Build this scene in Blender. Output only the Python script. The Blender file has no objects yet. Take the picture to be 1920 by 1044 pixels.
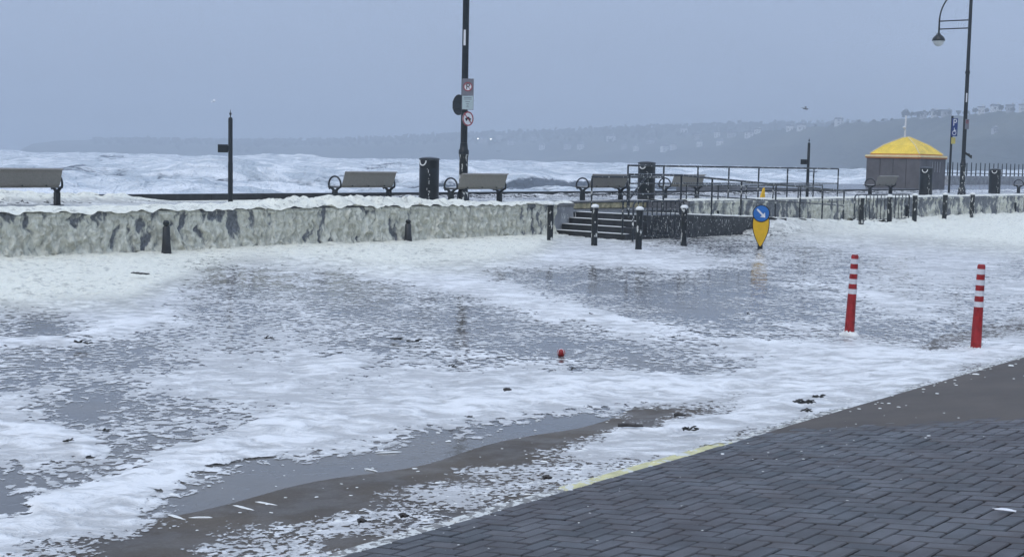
import bpy, math, random
import numpy as np
from mathutils import Vector, Matrix

# ------------------------------------------------------------------ camera, sky, sun, exposure
scene = bpy.context.scene
FPX, CAM_H = 2500.0, 1.98
PITCH, ROLL = math.atan(222 / FPX), 0.0192
fw = np.array([0, math.cos(PITCH), -math.sin(PITCH)])
up0 = np.array([0, math.sin(PITCH), math.cos(PITCH)])
CR = math.cos(ROLL) * np.array([1.0, 0, 0]) + math.sin(ROLL) * up0
CU = -math.sin(ROLL) * np.array([1.0, 0, 0]) + math.cos(ROLL) * up0
CC = np.array([0, 0, CAM_H])
cam_data = bpy.data.cameras.new('camera')
cam = bpy.data.objects.new('camera', cam_data)
scene.collection.objects.link(cam)
cam_data.sensor_width = 36
cam_data.lens = 36 * FPX / 1920
cam_data.clip_start, cam_data.clip_end = 0.1, 9000
m = Matrix.Identity(4)
for i in range(3):
    m[i][0], m[i][1], m[i][2], m[i][3] = CR[i], CU[i], -fw[i], CC[i]
cam.matrix_world = m
scene.camera = cam

SUN_EL, SUN_AZ = math.radians(52), math.radians(215)
world = bpy.data.worlds.new('World')
scene.world = world
world.use_nodes = True
wn, wl = world.node_tree.nodes, world.node_tree.links
wn.clear()
w_out = wn.new('ShaderNodeOutputWorld')
w_bg = wn.new('ShaderNodeBackground')
w_sky = wn.new('ShaderNodeTexSky')
w_sky.sky_type = 'NISHITA'
w_sky.sun_disc = False
w_sky.sun_elevation = SUN_EL
w_sky.sun_rotation = SUN_AZ
w_sky.air_density, w_sky.dust_density, w_sky.ozone_density = 1.0, 6.0, 1.0
w_bg.inputs['Strength'].default_value = 0.1
tc = wn.new('ShaderNodeTexCoord')
sx = wn.new('ShaderNodeSeparateXYZ')
wl.new(tc.outputs['Generated'], sx.inputs[0])
mr = wn.new('ShaderNodeMapRange')            # overcast luminance rises evenly from horizon to zenith
mr.inputs['From Min'].default_value, mr.inputs['From Max'].default_value = 0.0, 1.0
mr.inputs['To Min'].default_value, mr.inputs['To Max'].default_value = 1.0, 2.5
wl.new(sx.outputs['Z'], mr.inputs['Value'])
cn = wn.new('ShaderNodeTexNoise')
cn.inputs['Scale'].default_value, cn.inputs['Detail'].default_value = 2.2, 4
cmap = wn.new('ShaderNodeMapping')
cmap.inputs['Scale'].default_value = (1, 1, 3)
wl.new(tc.outputs['Generated'], cmap.inputs[0])
wl.new(cmap.outputs[0], cn.inputs['Vector'])
cr = wn.new('ShaderNodeMapRange')
cr.inputs['To Min'].default_value, cr.inputs['To Max'].default_value = 0.88, 1.12
wl.new(cn.outputs['Fac'], cr.inputs['Value'])
mm = wn.new('ShaderNodeMath'); mm.operation = 'MULTIPLY'
wl.new(mr.outputs[0], mm.inputs[0]); wl.new(cr.outputs[0], mm.inputs[1])
cloud = wn.new('ShaderNodeVectorMath'); cloud.operation = 'SCALE'
cloud.inputs[0].default_value = (3.55, 4.42, 6.15)
wl.new(mm.outputs[0], cloud.inputs['Scale'])
wmix = wn.new('ShaderNodeMix'); wmix.data_type = 'RGBA'
wmix.inputs['Factor'].default_value = 0.9
wl.new(w_sky.outputs[0], wmix.inputs['A']); wl.new(cloud.outputs[0], wmix.inputs['B'])
wl.new(wmix.outputs['Result'], w_bg.inputs['Color'])
wl.new(w_bg.outputs[0], w_out.inputs['Surface'])

sun_data = bpy.data.lights.new('sun', 'SUN')
sun_data.energy = 0.9
sun_data.angle = math.radians(40)
sun_data.color = (1.0, 0.95, 0.88)
sun = bpy.data.objects.new('sun', sun_data)
scene.collection.objects.link(sun)
sd = Vector((math.sin(SUN_AZ) * math.cos(SUN_EL), math.cos(SUN_AZ) * math.cos(SUN_EL), math.sin(SUN_EL)))
sun.rotation_euler = sd.to_track_quat('Z', 'Y').to_euler()
vs = scene.view_settings
vs.view_transform, vs.look, vs.exposure, vs.gamma = 'Standard', 'None', 0.0, 1.0
scene.render.engine = 'CYCLES'
cy = scene.cycles
cy.use_denoising = True
cy.use_adaptive_sampling, cy.adaptive_threshold, cy.adaptive_min_samples = True, 0.025, 16
cy.max_bounces, cy.diffuse_bounces, cy.glossy_bounces = 6, 2, 2
cy.transparent_max_bounces, cy.volume_bounces = 8, 1
cy.sample_clamp_indirect = 6

# ------------------------------------------------------------------ helpers
COL = scene.collection
rnd = random.Random(7)
TX, TY = 0.673, 0.7396                       # along the street and the sea wall
NX, NY = 0.7396, -0.673                      # from the sea towards the land
ROT = math.atan2(TY, TX)


def P(s, n, z=0.0):
    return (TX * s + NX * n, TY * s + NY * n, z)


def ray(px, py):
    return fw + CR * (px - 960) / FPX - CU * (py - 522) / FPX


def atz(px, py, z):
    d = ray(px, py)
    return CC + d * ((z - CAM_H) / d[2])


def atD(px, py, D):
    d = ray(px, py)
    return CC + d * (D / d[1])


def atn(px, n, z):
    """the point of the line of sight column px that lies on the street line n at height z"""
    y = 360.0
    for _ in range(6):
        d = ray(px, y)
        k = n / (d[0] * NX + d[1] * NY)
        p = CC + d * k
        y += (p[2] - z) * FPX / max(p[1], 1)
    return np.array([p[0], p[1], z])


def sn(p):
    return TX * p[0] + TY * p[1], NX * p[0] + NY * p[1]


def project(x, y, z):
    vx, vy, vz = x - CC[0], y - CC[1], z - CC[2]
    d = vx * fw[0] + vy * fw[1] + vz * fw[2]
    d = np.maximum(d, 0.2)
    return (960 + FPX * (vx * CR[0] + vy * CR[1] + vz * CR[2]) / d,
            522 - FPX * (vx * CU[0] + vy * CU[1] + vz * CU[2]) / d)


def _hash(ix, iy, seed):
    h = (ix.astype(np.int64) * 374761393 + iy.astype(np.int64) * 668265263 + seed * 1442695041) & 0xFFFFFFFF
    h = ((h ^ (h >> 13)) * 1274126177) & 0xFFFFFFFF
    h = h ^ (h >> 16)
    return (h & 0xFFFF) / 65535.0 * 2 * np.pi


def gnoise(x, y, seed=0):
    x, y = np.asarray(x, float), np.asarray(y, float)
    ix, iy = np.floor(x), np.floor(y)
    fx, fy = x - ix, y - iy
    u, v = fx * fx * fx * (fx * (fx * 6 - 15) + 10), fy * fy * fy * (fy * (fy * 6 - 15) + 10)

    def g(dx, dy):
        a = _hash(ix + dx, iy + dy, seed)
        return np.cos(a) * (fx - dx) + np.sin(a) * (fy - dy)
    a, b, c, d = g(0, 0), g(1, 0), g(0, 1), g(1, 1)
    return ((a * (1 - u) + b * u) * (1 - v) + (c * (1 - u) + d * u) * v) * 1.5


def fbm(x, y, oct=4, seed=0, gain=0.5):
    t, a, n = 0, 1.0, 0
    for i in range(oct):
        t = t + a * gnoise(x * 2 ** i + 13.7 * i, y * 2 ** i - 7.1 * i, seed + i)
        n += a
        a *= gain
    return t / n


def sstep(a, b, x):
    t = np.clip((x - a) / (b - a), 0, 1)
    return t * t * (3 - 2 * t)


class MB:
    def __init__(self):
        self.v, self.f = [], []

    def add(self, vs, fs):
        k = len(self.v)
        self.v += [tuple(map(float, p)) for p in vs]
        self.f += [tuple(k + i for i in f) for f in fs]
        return self

    def box(self, c, size, rz=0.0, bevel=0.0):
        hx, hy, hz = size[0] / 2, size[1] / 2, size[2] / 2
        ca, sa = math.cos(rz), math.sin(rz)
        if bevel <= 0:
            pts = [(sx_ * hx, sy_ * hy, sz_ * hz) for sz_ in (-1, 1) for sx_, sy_ in ((-1, -1), (1, -1), (1, 1), (-1, 1))]
            fs = [(3, 2, 1, 0), (4, 5, 6, 7), (0, 1, 5, 4), (1, 2, 6, 5), (2, 3, 7, 6), (3, 0, 4, 7)]
        else:
            b = min(bevel, hx * .9, hy * .9, hz * .9)
            pts, fs = [], []
            rings = [(-hz, hx - b, hy - b), (-hz + b, hx, hy), (hz - b, hx, hy), (hz, hx - b, hy - b)]
            for z, ax, ay in rings:
                cb = b if ax == hx else b * .4
                pts += [(-ax + cb, -ay, z), (ax - cb, -ay, z), (ax, -ay + cb, z), (ax, ay - cb, z),
                        (ax - cb, ay, z), (-ax + cb, ay, z), (-ax, ay - cb, z), (-ax, -ay + cb, z)]
            for r in range(3):
                for i in range(8):
                    j = (i + 1) % 8
                    fs.append((r * 8 + i, r * 8 + j, r * 8 + 8 + j, r * 8 + 8 + i))
            fs.append(tuple(range(7, -1, -1))); fs.append(tuple(range(24, 32)))
        return self.add([(c[0] + x * ca - y * sa, c[1] + x * sa + y * ca, c[2] + z) for x, y, z in pts], fs)

    def tube(self, pts, r, seg=8, caps=True):
        pts = [Vector(p) for p in pts]
        rs = r if isinstance(r, (list, tuple)) else [r] * len(pts)
        vs, fs = [], []
        ref = None
        for i, p in enumerate(pts):
            a = pts[max(i - 1, 0)]; b = pts[min(i + 1, len(pts) - 1)]
            d = (b - a).normalized()
            if ref is None:
                ref = d.orthogonal().normalized()
            ref = (ref - d * ref.dot(d)).normalized()
            q = d.cross(ref)
            for k in range(seg):
                an = 2 * math.pi * k / seg
                vs.append(p + (ref * math.cos(an) + q * math.sin(an)) * rs[i])
        for i in range(len(pts) - 1):
            for k in range(seg):
                l = (k + 1) % seg
                fs.append((i * seg + k, i * seg + l, (i + 1) * seg + l, (i + 1) * seg + k))
        if caps:
            fs.append(tuple(range(seg - 1, -1, -1)))
            fs.append(tuple((len(pts) - 1) * seg + k for k in range(seg)))
        return self.add(vs, fs)

    def lathe(self, prof, c=(0, 0, 0), seg=20, a0=0, a1=2 * math.pi):
        full = abs(a1 - a0 - 2 * math.pi) < 1e-6
        cols = seg if full else seg + 1
        vs, fs = [], []
        for r, z in prof:
            for k in range(cols):
                a = a0 + (a1 - a0) * k / seg
                vs.append((c[0] + r * math.cos(a), c[1] + r * math.sin(a), c[2] + z))
        for i in range(len(prof) - 1):
            for k in range(seg):
                l = (k + 1) % cols
                fs.append((i * cols + k, i * cols + l, (i + 1) * cols + l, (i + 1) * cols + k))
        if full:
            fs.append(tuple(range(cols - 1, -1, -1)))
            fs.append(tuple((len(prof) - 1) * cols + k for k in range(cols)))
        return self.add(vs, fs)

    def prism(self, poly, fn, t0, t1):
        """2-D polygon (counter-clockwise) extruded between t0 and t1; fn(u, v, t) gives the point"""
        n = len(poly)
        vs = [fn(u, v, t0) for u, v in poly] + [fn(u, v, t1) for u, v in poly]
        fs = [tuple(range(n - 1, -1, -1)), tuple(range(n, 2 * n))]
        fs += [(i, (i + 1) % n, n + (i + 1) % n, n + i) for i in range(n)]
        return self.add(vs, fs)

    def build(self, name, mat, parent=None, smooth=None):
        me = bpy.data.meshes.new(name)
        me.from_pydata(self.v, [], self.f)
        me.update()
        o = bpy.data.objects.new(name, me)
        COL.objects.link(o)
        if mat:
            me.materials.append(mat)
        if parent:
            o.parent = parent
        if smooth:
            me.polygons.foreach_set('use_smooth', [True] * len(me.polygons))
            me.set_sharp_from_angle(angle=math.radians(smooth))
        return o


def grid_mesh(name, X, Y, Z, mat, keep=None, attrs=None, parent=None, smooth=True, colattr=None):
    """regular grid of points (2-D arrays) as one mesh; keep masks faces"""
    h, w = X.shape
    co = np.stack([X, Y, Z], -1).reshape(-1, 3)
    idx = np.arange(h * w).reshape(h, w)
    q = np.stack([idx[:-1, :-1], idx[:-1, 1:], idx[1:, 1:], idx[1:, :-1]], -1).reshape(-1, 4)
    if keep is not None:
        q = q[keep.reshape(-1)]
        used, inv = np.unique(q, return_inverse=True)
        co = co[used]; q = inv.reshape(-1, 4)
        attrs = {k: v.reshape(-1)[used] for k, v in (attrs or {}).items()}
    else:
        attrs = {k: v.reshape(-1) for k, v in (attrs or {}).items()}
    me = bpy.data.meshes.new(name)
    me.vertices.add(len(co)); me.vertices.foreach_set('co', co.astype(np.float32).ravel())
    me.loops.add(len(q) * 4); me.loops.foreach_set('vertex_index', q.astype(np.int32).ravel())
    me.polygons.add(len(q))
    me.polygons.foreach_set('loop_start', np.arange(0, len(q) * 4, 4, dtype=np.int32))
    me.update(calc_edges=True)
    if smooth:
        me.polygons.foreach_set('use_smooth', np.ones(len(q), bool))
    for k, v in attrs.items():
        a = me.attributes.new(k, 'FLOAT', 'POINT')
        a.data.foreach_set('value', v.astype(np.float32))
    me.materials.append(mat)
    o = bpy.data.objects.new(name, me)
    COL.objects.link(o)
    if parent:
        o.parent = parent
    return o


def empty(name, loc=(0, 0, 0), rz=0.0):
    o = bpy.data.objects.new(name, None)
    o.empty_display_size = 0.2
    COL.objects.link(o)
    o.location = tuple(float(c) for c in loc)
    o.rotation_euler = (0, 0, rz)
    return o


def tag(o, label=None, cat=None, group=None, kind=None):
    if label: o['label'] = label
    if cat: o['category'] = cat
    if group: o['group'] = group
    if kind: o['kind'] = kind
    return o


def copy_tree(o, parent=None):
    c = o.copy()
    COL.objects.link(c)
    c.parent = parent
    for ch in o.children:
        copy_tree(ch, c)
    return c


# ------------------------------------------------------------------ materials
class NT:
    def __init__(self, name):
        self.m = bpy.data.materials.new(name)
        self.m.use_nodes = True
        self.t = self.m.node_tree
        self.n, self.l = self.t.nodes, self.t.links
        self.n.clear()
        self.out = self.n.new('ShaderNodeOutputMaterial')

    def node(self, kind, **kw):
        x = self.n.new(kind)
        for k, v in kw.items():
            setattr(x, k, v)
        return x

    def set(self, sock, val):
        if hasattr(val, 'is_linked') or hasattr(val, 'links'):
            self.l.new(val, sock)
        else:
            sock.default_value = val

    def coords(self, scale=(1, 1, 1), kind='Object', loc=(0, 0, 0), rot=(0, 0, 0)):
        t = self.node('ShaderNodeTexCoord')
        mp = self.node('ShaderNodeMapping')
        mp.inputs['Scale'].default_value = scale
        mp.inputs['Location'].default_value = loc
        mp.inputs['Rotation'].default_value = rot
        self.l.new(t.outputs[kind], mp.inputs[0])
        return mp.outputs[0]

    def geo(self, scale=(1, 1, 1), rot=(0, 0, 0)):
        t = self.node('ShaderNodeNewGeometry')
        mp = self.node('ShaderNodeMapping')
        mp.inputs['Scale'].default_value = scale
        mp.inputs['Rotation'].default_value = rot
        self.l.new(t.outputs['Position'], mp.inputs[0])
        return mp.outputs[0]

    def noise(self, vec, scale, detail=3, rough=0.5, dist=0.0):
        x = self.node('ShaderNodeTexNoise')
        self.l.new(vec, x.inputs['Vector'])
        x.inputs['Scale'].default_value = scale
        x.inputs['Detail'].default_value = detail
        x.inputs['Roughness'].default_value = rough
        x.inputs['Distortion'].default_value = dist
        return x.outputs['Fac']

    def math(self, op, a, b=0.0, c=0.0, clamp=False):
        x = self.node('ShaderNodeMath', operation=op, use_clamp=clamp)
        self.set(x.inputs[0], a); self.set(x.inputs[1], b)
        if op in ('MULTIPLY_ADD',):
            self.set(x.inputs[2], c)
        return x.outputs[0]

    def smooth(self, v, a, b, lo=0.0, hi=1.0):
        x = self.node('ShaderNodeMapRange', interpolation_type='SMOOTHSTEP')
        self.set(x.inputs['Value'], v)
        self.set(x.inputs['From Min'], a); self.set(x.inputs['From Max'], b)
        x.inputs['To Min'].default_value = lo; x.inputs['To Max'].default_value = hi
        return x.outputs[0]

    def attr(self, name):
        x = self.node('ShaderNodeAttribute', attribute_name=name)
        return x.outputs['Fac']

    def mix(self, f, a, b):
        x = self.node('ShaderNodeMix', data_type='RGBA')
        self.set(x.inputs['Factor'], f)
        for s, v in (('A', a), ('B', b)):
            if isinstance(v, tuple):
                v = v + (1.0,) if len(v) == 3 else v
            self.set(x.inputs[s], v)
        return x.outputs['Result']

    def bump(self, h, strength=0.3, dist=0.02, normal=None):
        x = self.node('ShaderNodeBump')
        x.inputs['Strength'].default_value = strength
        x.inputs['Distance'].default_value = dist
        self.l.new(h, x.inputs['Height'])
        if normal is not None:
            self.l.new(normal, x.inputs['Normal'])
        return x.outputs[0]

    def bsdf(self, col, rough=0.6, metal=0.0, normal=None, ior=1.45, spec=0.5):
        x = self.node('ShaderNodeBsdfPrincipled')
        if isinstance(col, tuple) and len(col) == 3:
            col = col + (1.0,)
        self.set(x.inputs['Base Color'], col)
        self.set(x.inputs['Roughness'], rough)
        x.inputs['Metallic'].default_value = metal
        x.inputs['IOR'].default_value = ior
        x.inputs['Specular IOR Level'].default_value = spec
        if normal is not None:
            self.l.new(normal, x.inputs['Normal'])
        return x.outputs[0]

    def done(self, sh):
        self.l.new(sh, self.out.inputs['Surface'])
        return self.m


def simple_mat(name, col, rough=0.5, var=0.15, scale=8.0, metal=0.0, fleck=0.0, fleck_scale=14.0, bump=0.15, spec=0.5):
    """plain coat with blotchy wear; fleck: share of the surface spattered with dried white foam"""
    t = NT(name)
    v = t.geo()
    n = t.noise(v, scale, 4, 0.6)
    lo = tuple(c * (1 - var) for c in col); hi = tuple(min(1, c * (1 + var)) for c in col)
    c = t.mix(t.smooth(n, 0.3, 0.7), lo, hi)
    r = rough
    if fleck > 0:
        f = t.noise(t.geo((1, 1, 0.45)), fleck_scale, 3, 0.6)
        k = t.smooth(f, 0.62 - 0.22 * fleck, 0.66 - 0.22 * fleck)
        c = t.mix(k, c, (0.62, 0.62, 0.57))
        r = t.math('MULTIPLY_ADD', k, 0.3, rough)
    nb = t.bump(t.noise(v, scale * 6, 3), bump, 0.004)
    return t.done(t.bsdf(c, r, metal, nb, spec=spec))


def foam_mat(name):
    t = NT(name)
    v = t.geo((1.0, 0.85, 1.0), (0, 0, 0.35))
    cov, puff, cream = t.attr('cov'), t.attr('puff'), t.attr('cream')
    n1 = t.noise(v, 11.5, 4, 0.60, 0.4)
    n2 = t.noise(v, 2.4, 3, 0.55, 0.4)
    n3 = t.noise(t.geo((0.75, 1.1, 1.0), (0, 0, -0.25)), 4.6, 5, 0.68, 0.6)
    n4 = t.noise(t.geo((0.8, 1.1, 1.0), (0, 0, -0.25)), 0.9, 3, 0.5, 0.3)
    val = t.math('ADD', t.math('MULTIPLY', n1, 0.70), t.math('MULTIPLY', n2, 0.30))
    crumb = t.math('ADD', t.math('MULTIPLY', t.noise(v, 24, 3, 0.6, 0.2), 0.72), t.math('MULTIPLY', n2, 0.28))
    mg = t.node('ShaderNodeMix', data_type='FLOAT')
    t.set(mg.inputs[0], t.attr('crumbly')); t.set(mg.inputs[2], val); t.set(mg.inputs[3], crumb)
    val = mg.outputs[0]
    full = t.smooth(cov, 0.76, 0.97)
    th = t.math('MULTIPLY_ADD', cov, -0.25, 0.635)
    th = t.math('MULTIPLY_ADD', full, -0.085, th)
    th = t.math('MULTIPLY_ADD', cream, -0.10, th)
    none = t.smooth(cov, 0.40, 0.08)
    th = t.math('MULTIPLY_ADD', none, 0.13, th)
    dv = t.math('SUBTRACT', val, th)
    alpha = t.smooth(dv, -0.022, 0.026)
    # thin film lets the water show through, ridges and clotted foam are opaque
    body = t.math('ADD', t.math('ADD', t.math('MULTIPLY', n3, 0.75), t.math('MULTIPLY', n4, 0.25)), t.math('MULTIPLY', puff, 0.09))
    film = t.smooth(body, 0.40, 0.64)
    rim = t.smooth(dv, 0.06, 0.0)
    opac = t.math('MULTIPLY_ADD', film, 0.42, 0.54)
    opac = t.math('MAXIMUM', opac, t.math('MULTIPLY', rim, 0.78))
    opac = t.math('MAXIMUM', opac, cream)
    col = t.mix(cream, (0.85, 0.845, 0.815), (0.84, 0.825, 0.70))
    fine = t.noise(v, 22, 4, 0.65)
    clot = t.noise(v, 5.5, 4, 0.68, 0.5)
    pits = t.math('MULTIPLY', t.smooth(clot, 0.53, 0.64), cream)
    col = t.mix(t.math('MULTIPLY', pits, 0.75), col, (0.44, 0.43, 0.37))
    grit = t.math('MULTIPLY', t.smooth(t.noise(v, 6.5, 4, 0.7), 0.64, 0.70), cream)
    col = t.mix(t.math('MULTIPLY', grit, 0.6), col, (0.24, 0.23, 0.20))
    hgt = t.math('ADD', t.math('MULTIPLY', film, 0.8), t.math('ADD', t.math('MULTIPLY', fine, 0.25), t.math('MULTIPLY', t.math('MULTIPLY', clot, cream), 1.6)))
    hgt = t.math('ADD', hgt, t.math('MULTIPLY', t.smooth(dv, 0.0, 0.05), 0.15))
    nb = t.bump(hgt, 0.7, 0.04)
    d = t.bsdf(col, 0.5, 0, nb, spec=0.3)
    tr = t.node('ShaderNodeBsdfTransparent')
    mx = t.node('ShaderNodeMixShader')
    t.set(mx.inputs[0], t.math('MULTIPLY', alpha, opac))
    t.l.new(tr.outputs[0], mx.inputs[1]); t.l.new(d, mx.inputs[2])
    return t.done(mx.outputs[0])


def water_mat():
    t = NT('flood_water')
    v = t.geo((1.0, 1.25, 1.0), (0, 0, 0.3))
    silt = t.noise(v, 0.35, 4, 0.6)
    col = t.mix(t.smooth(silt, 0.35, 0.7), (0.125, 0.124, 0.122), (0.155, 0.140, 0.118))
    calm = t.smooth(t.noise(v, 0.25, 2), 0.35, 0.65)
    r1 = t.noise(v, 3.2, 3, 0.55, 0.6)
    r2 = t.noise(v, 11.0, 2, 0.5, 0.3)
    h = t.math('ADD', t.math('MULTIPLY', r1, 1.0), t.math('MULTIPLY', r2, 0.28))
    nb = t.bump(h, 0.11, 0.05)
    return t.done(t.bsdf(col, t.math('MULTIPLY_ADD', calm, 0.05, 0.04), 0, nb, ior=1.33))


def road_mat():
    t = NT('wet_tarmac')
    v = t.geo()
    agg = t.noise(v, 60, 3, 0.7)
    big = t.noise(v, 0.8, 4, 0.6)
    col = t.mix(t.smooth(big, 0.3, 0.7), (0.068, 0.057, 0.046), (0.105, 0.086, 0.064))
    col = t.mix(t.math('MULTIPLY', t.smooth(agg, 0.5, 0.75), 0.5), col, (0.17, 0.155, 0.13))
    wet = t.smooth(t.noise(v, 2.5, 4, 0.6), 0.35, 0.65)
    nb = t.bump(agg, 0.35, 0.006)
    return t.done(t.bsdf(col, t.math('MULTIPLY_ADD', wet, 0.3, 0.42), 0, nb, spec=0.35))


def brick_mat():
    t = NT('paving_brick')
    oi = t.node('ShaderNodeObjectInfo')
    v = t.geo()
    at = t.attr('tone')
    k = t.math('FRACT', t.math('ADD', oi.outputs['Random'], at))
    col = t.mix(k, (0.046, 0.050, 0.052), (0.076, 0.070, 0.068))
    big = t.noise(v, 0.9, 4, 0.6)
    col = t.mix(t.math('MULTIPLY', t.smooth(big, 0.35, 0.7), 0.65), col, (0.052, 0.043, 0.042))
    fine = t.noise(v, 120, 3, 0.7)
    col = t.mix(t.math('MULTIPLY', t.smooth(fine, 0.5, 0.8), 0.35), col, (0.14, 0.145, 0.155))
    salt = t.smooth(t.noise(v, 17, 5, 0.72), 0.695, 0.72)
    col = t.mix(salt, col, (0.42, 0.43, 0.43))
    nb = t.bump(fine, 0.3, 0.003)
    wet = t.smooth(t.noise(v, 3.0, 3), 0.35, 0.65)
    return t.done(t.bsdf(col, t.math('MULTIPLY_ADD', wet, 0.22, 0.36), 0, nb))


M = {}
M['foam'] = foam_mat('sea_foam')
M['water'] = water_mat()
M['road'] = road_mat()
M['brick'] = brick_mat()
M['mortar'] = simple_mat('wet_joint_sand', (0.022, 0.024, 0.028), 0.7)
M['kerb_pale'] = simple_mat('salt_stained_pale_kerb', (0.20, 0.19, 0.17), 0.55, 0.25, 7, fleck=0.62, fleck_scale=16)
M['kerb'] = simple_mat('wet_concrete_kerb', (0.17, 0.17, 0.165), 0.5, 0.25, 5)
M['yellow_paint'] = simple_mat('worn_yellow_paint', (0.56, 0.52, 0.26), 0.5, 0.2, 9, fleck=0.45, fleck_scale=9)
M['white_paint'] = simple_mat('worn_white_paint', (0.72, 0.73, 0.70), 0.5, 0.12, 9)
M['silt'] = simple_mat('wet_silt', (0.082, 0.066, 0.050), 0.6, 0.16, 2.2, spec=0.35)
M['metal'] = simple_mat('black_green_paint', (0.010, 0.014, 0.015), 0.35, 0.3, 6)
M['metal_flecked'] = simple_mat('black_paint_spattered_with_foam', (0.010, 0.013, 0.014), 0.35, 0.3, 6, fleck=0.16, fleck_scale=13)
M['rail'] = simple_mat('dark_rail_paint', (0.016, 0.021, 0.025), 0.4, 0.3, 8, fleck=0.12, fleck_scale=18)
M['bench'] = simple_mat('perforated_bench_steel', (0.23, 0.215, 0.185), 0.5, 0.12, 30)
M['concrete'] = simple_mat('wet_concrete', (0.30, 0.305, 0.31), 0.6, 0.28, 2.2, fleck=0.05)
M['dark_stone'] = simple_mat('wet_dark_stone', (0.024, 0.026, 0.027), 0.45, 0.4, 4, fleck=0.0)
M['ramp_stone'] = simple_mat('foam_splashed_dark_stone', (0.030, 0.032, 0.033), 0.45, 0.6, 5, fleck=0.03, fleck_scale=24)
M['ochre_stone'] = simple_mat('ochre_stained_stone', (0.50, 0.43, 0.25), 0.6, 0.4, 6)
M['promenade'] = simple_mat('wet_promenade_slab', (0.13, 0.135, 0.145), 0.22, 0.3, 1.2)
M['white'] = simple_mat('clotted_foam', (0.78, 0.78, 0.73), 0.7, 0.06, 12, bump=0.5)
M['red'] = simple_mat('red_plastic', (0.30, 0.016, 0.017), 0.45, 0.25, 14)
M['reflective'] = simple_mat('white_reflective_band', (0.62, 0.61, 0.62), 0.45, 0.08, 20)
M['yellow_plastic'] = simple_mat('yellow_plastic', (0.72, 0.42, 0.012), 0.4, 0.08, 6)
M['blue_plastic'] = simple_mat('blue_sign_face', (0.025, 0.15, 0.44), 0.4, 0.08, 6)
M['navy'] = simple_mat('navy_sign_face', (0.015, 0.04, 0.16), 0.4, 0.08, 6)
M['sign_white'] = simple_mat('white_sign_face', (0.70, 0.70, 0.70), 0.45, 0.06, 12)
M['sign_grey'] = simple_mat('grey_sign_face', (0.17, 0.17, 0.19), 0.45, 0.06, 12)
M['sign_red'] = simple_mat('red_sign_ring', (0.30, 0.04, 0.05), 0.45, 0.1, 12)
M['ink'] = simple_mat('black_sign_ink', (0.015, 0.015, 0.018), 0.5, 0.1, 12)
M['roof_yellow'] = simple_mat('yellow_roof_sheet', (0.80, 0.55, 0.05), 0.5, 0.14, 1.2)
M['trim_orange'] = simple_mat('orange_trim', (0.62, 0.23, 0.06), 0.5, 0.1, 3)
M['trim_cream'] = simple_mat('cream_trim', (0.75, 0.60, 0.30), 0.5, 0.1, 3)
M['hut_grey'] = simple_mat('grey_hut_cladding', (0.125, 0.118, 0.118), 0.6, 0.14, 2.0)
M['seaweed'] = simple_mat('wet_seaweed', (0.018, 0.017, 0.012), 0.35, 0.4, 20)
M['wood'] = simple_mat('wet_driftwood', (0.035, 0.030, 0.026), 0.55, 0.35, 14)
M['house_white'] = simple_mat('pale_render', (0.62, 0.62, 0.60), 0.7, 0.08, 0.3)
M['house_grey'] = simple_mat('grey_render', (0.36, 0.36, 0.36), 0.7, 0.1, 0.3)
M['slate'] = simple_mat('slate_roof', (0.09, 0.095, 0.11), 0.6, 0.15, 0.5)
M['tree'] = simple_mat('hill_tree_foliage', (0.030, 0.042, 0.030), 0.8, 0.4, 0.3)
M['bark'] = simple_mat('bark', (0.05, 0.042, 0.035), 0.8)
M['bird_grey'] = simple_mat('gull_grey', (0.20, 0.21, 0.22), 0.7)
M['bird_white'] = simple_mat('gull_white', (0.75, 0.75, 0.75), 0.7)
M['glass'] = simple_mat('opal_lamp_glass', (0.62, 0.64, 0.62), 0.15, 0.05, 5)
_t = NT('lit_floodlight')
_e = _t.node('ShaderNodeEmission'); _e.inputs['Color'].default_value = (1, 0.97, 0.9, 1); _e.inputs['Strength'].default_value = 9
M['lit'] = _t.done(_e.outputs[0])

# ------------------------------------------------------------------ ground: pavement, kerb, road, flood
KTX, KTY, KNX, KNY = 0.64, 0.7684, 0.7684, -0.64         # kerb frame, nearly the street frame
KERB = -4.51
KROT = math.atan2(KTY, KTX)


def KP(s, n, z=0.0):
    return (KTX * s + KNX * n, KTY * s + KNY * n, z)


def pave_z(n):
    n = np.minimum(np.asarray(n, float), -1.2)
    return 0.15 + 0.128 * (n - KERB)


def road_z(x, y):
    nk = KNX * x + KNY * y
    z = 0.062 + 0.042 * (nk - KERB) + 0.007 * gnoise(x * 0.8, y * 0.8, 3) + 0.010 * gnoise(x * 0.22, y * 0.22, 5)
    return np.maximum(z, -0.16)


# tarmac road sheet
ss = np.concatenate([np.arange(-45, -2, 1.5), np.arange(-2, 24, 0.12), np.arange(24, 120, 1.5)])
nn = np.concatenate([np.arange(-40, -12, 1.0), np.arange(-12, -7, 0.25), np.arange(-7, KERB + 0.01, 0.10), [KERB - 0.001]])
S, N_ = np.meshgrid(ss, nn)
X, Y = KTX * S + KNX * N_, KTY * S + KNY * N_
o = grid_mesh('road', X, Y, road_z(X, Y), M['road'])
tag(o, 'wet brown-grey tarmac seaside road under the flood water', kind='structure')

# flood water sheet (level), runs under the foam up to the sea wall
S, N_ = np.meshgrid(np.linspace(-45, 120, 80), np.linspace(-23.2, -4.4, 30))
sa, na = S, N_
X, Y = TX * S + NX * N_, TY * S + NY * N_
o = grid_mesh('flood_water', X, Y, X * 0 + 0.0, M['water'],
              keep=(KNX * X + KNY * Y)[1:, 1:] < -5.0)
tag(o, 'shallow grey flood water covering the road', kind='structure')

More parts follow.
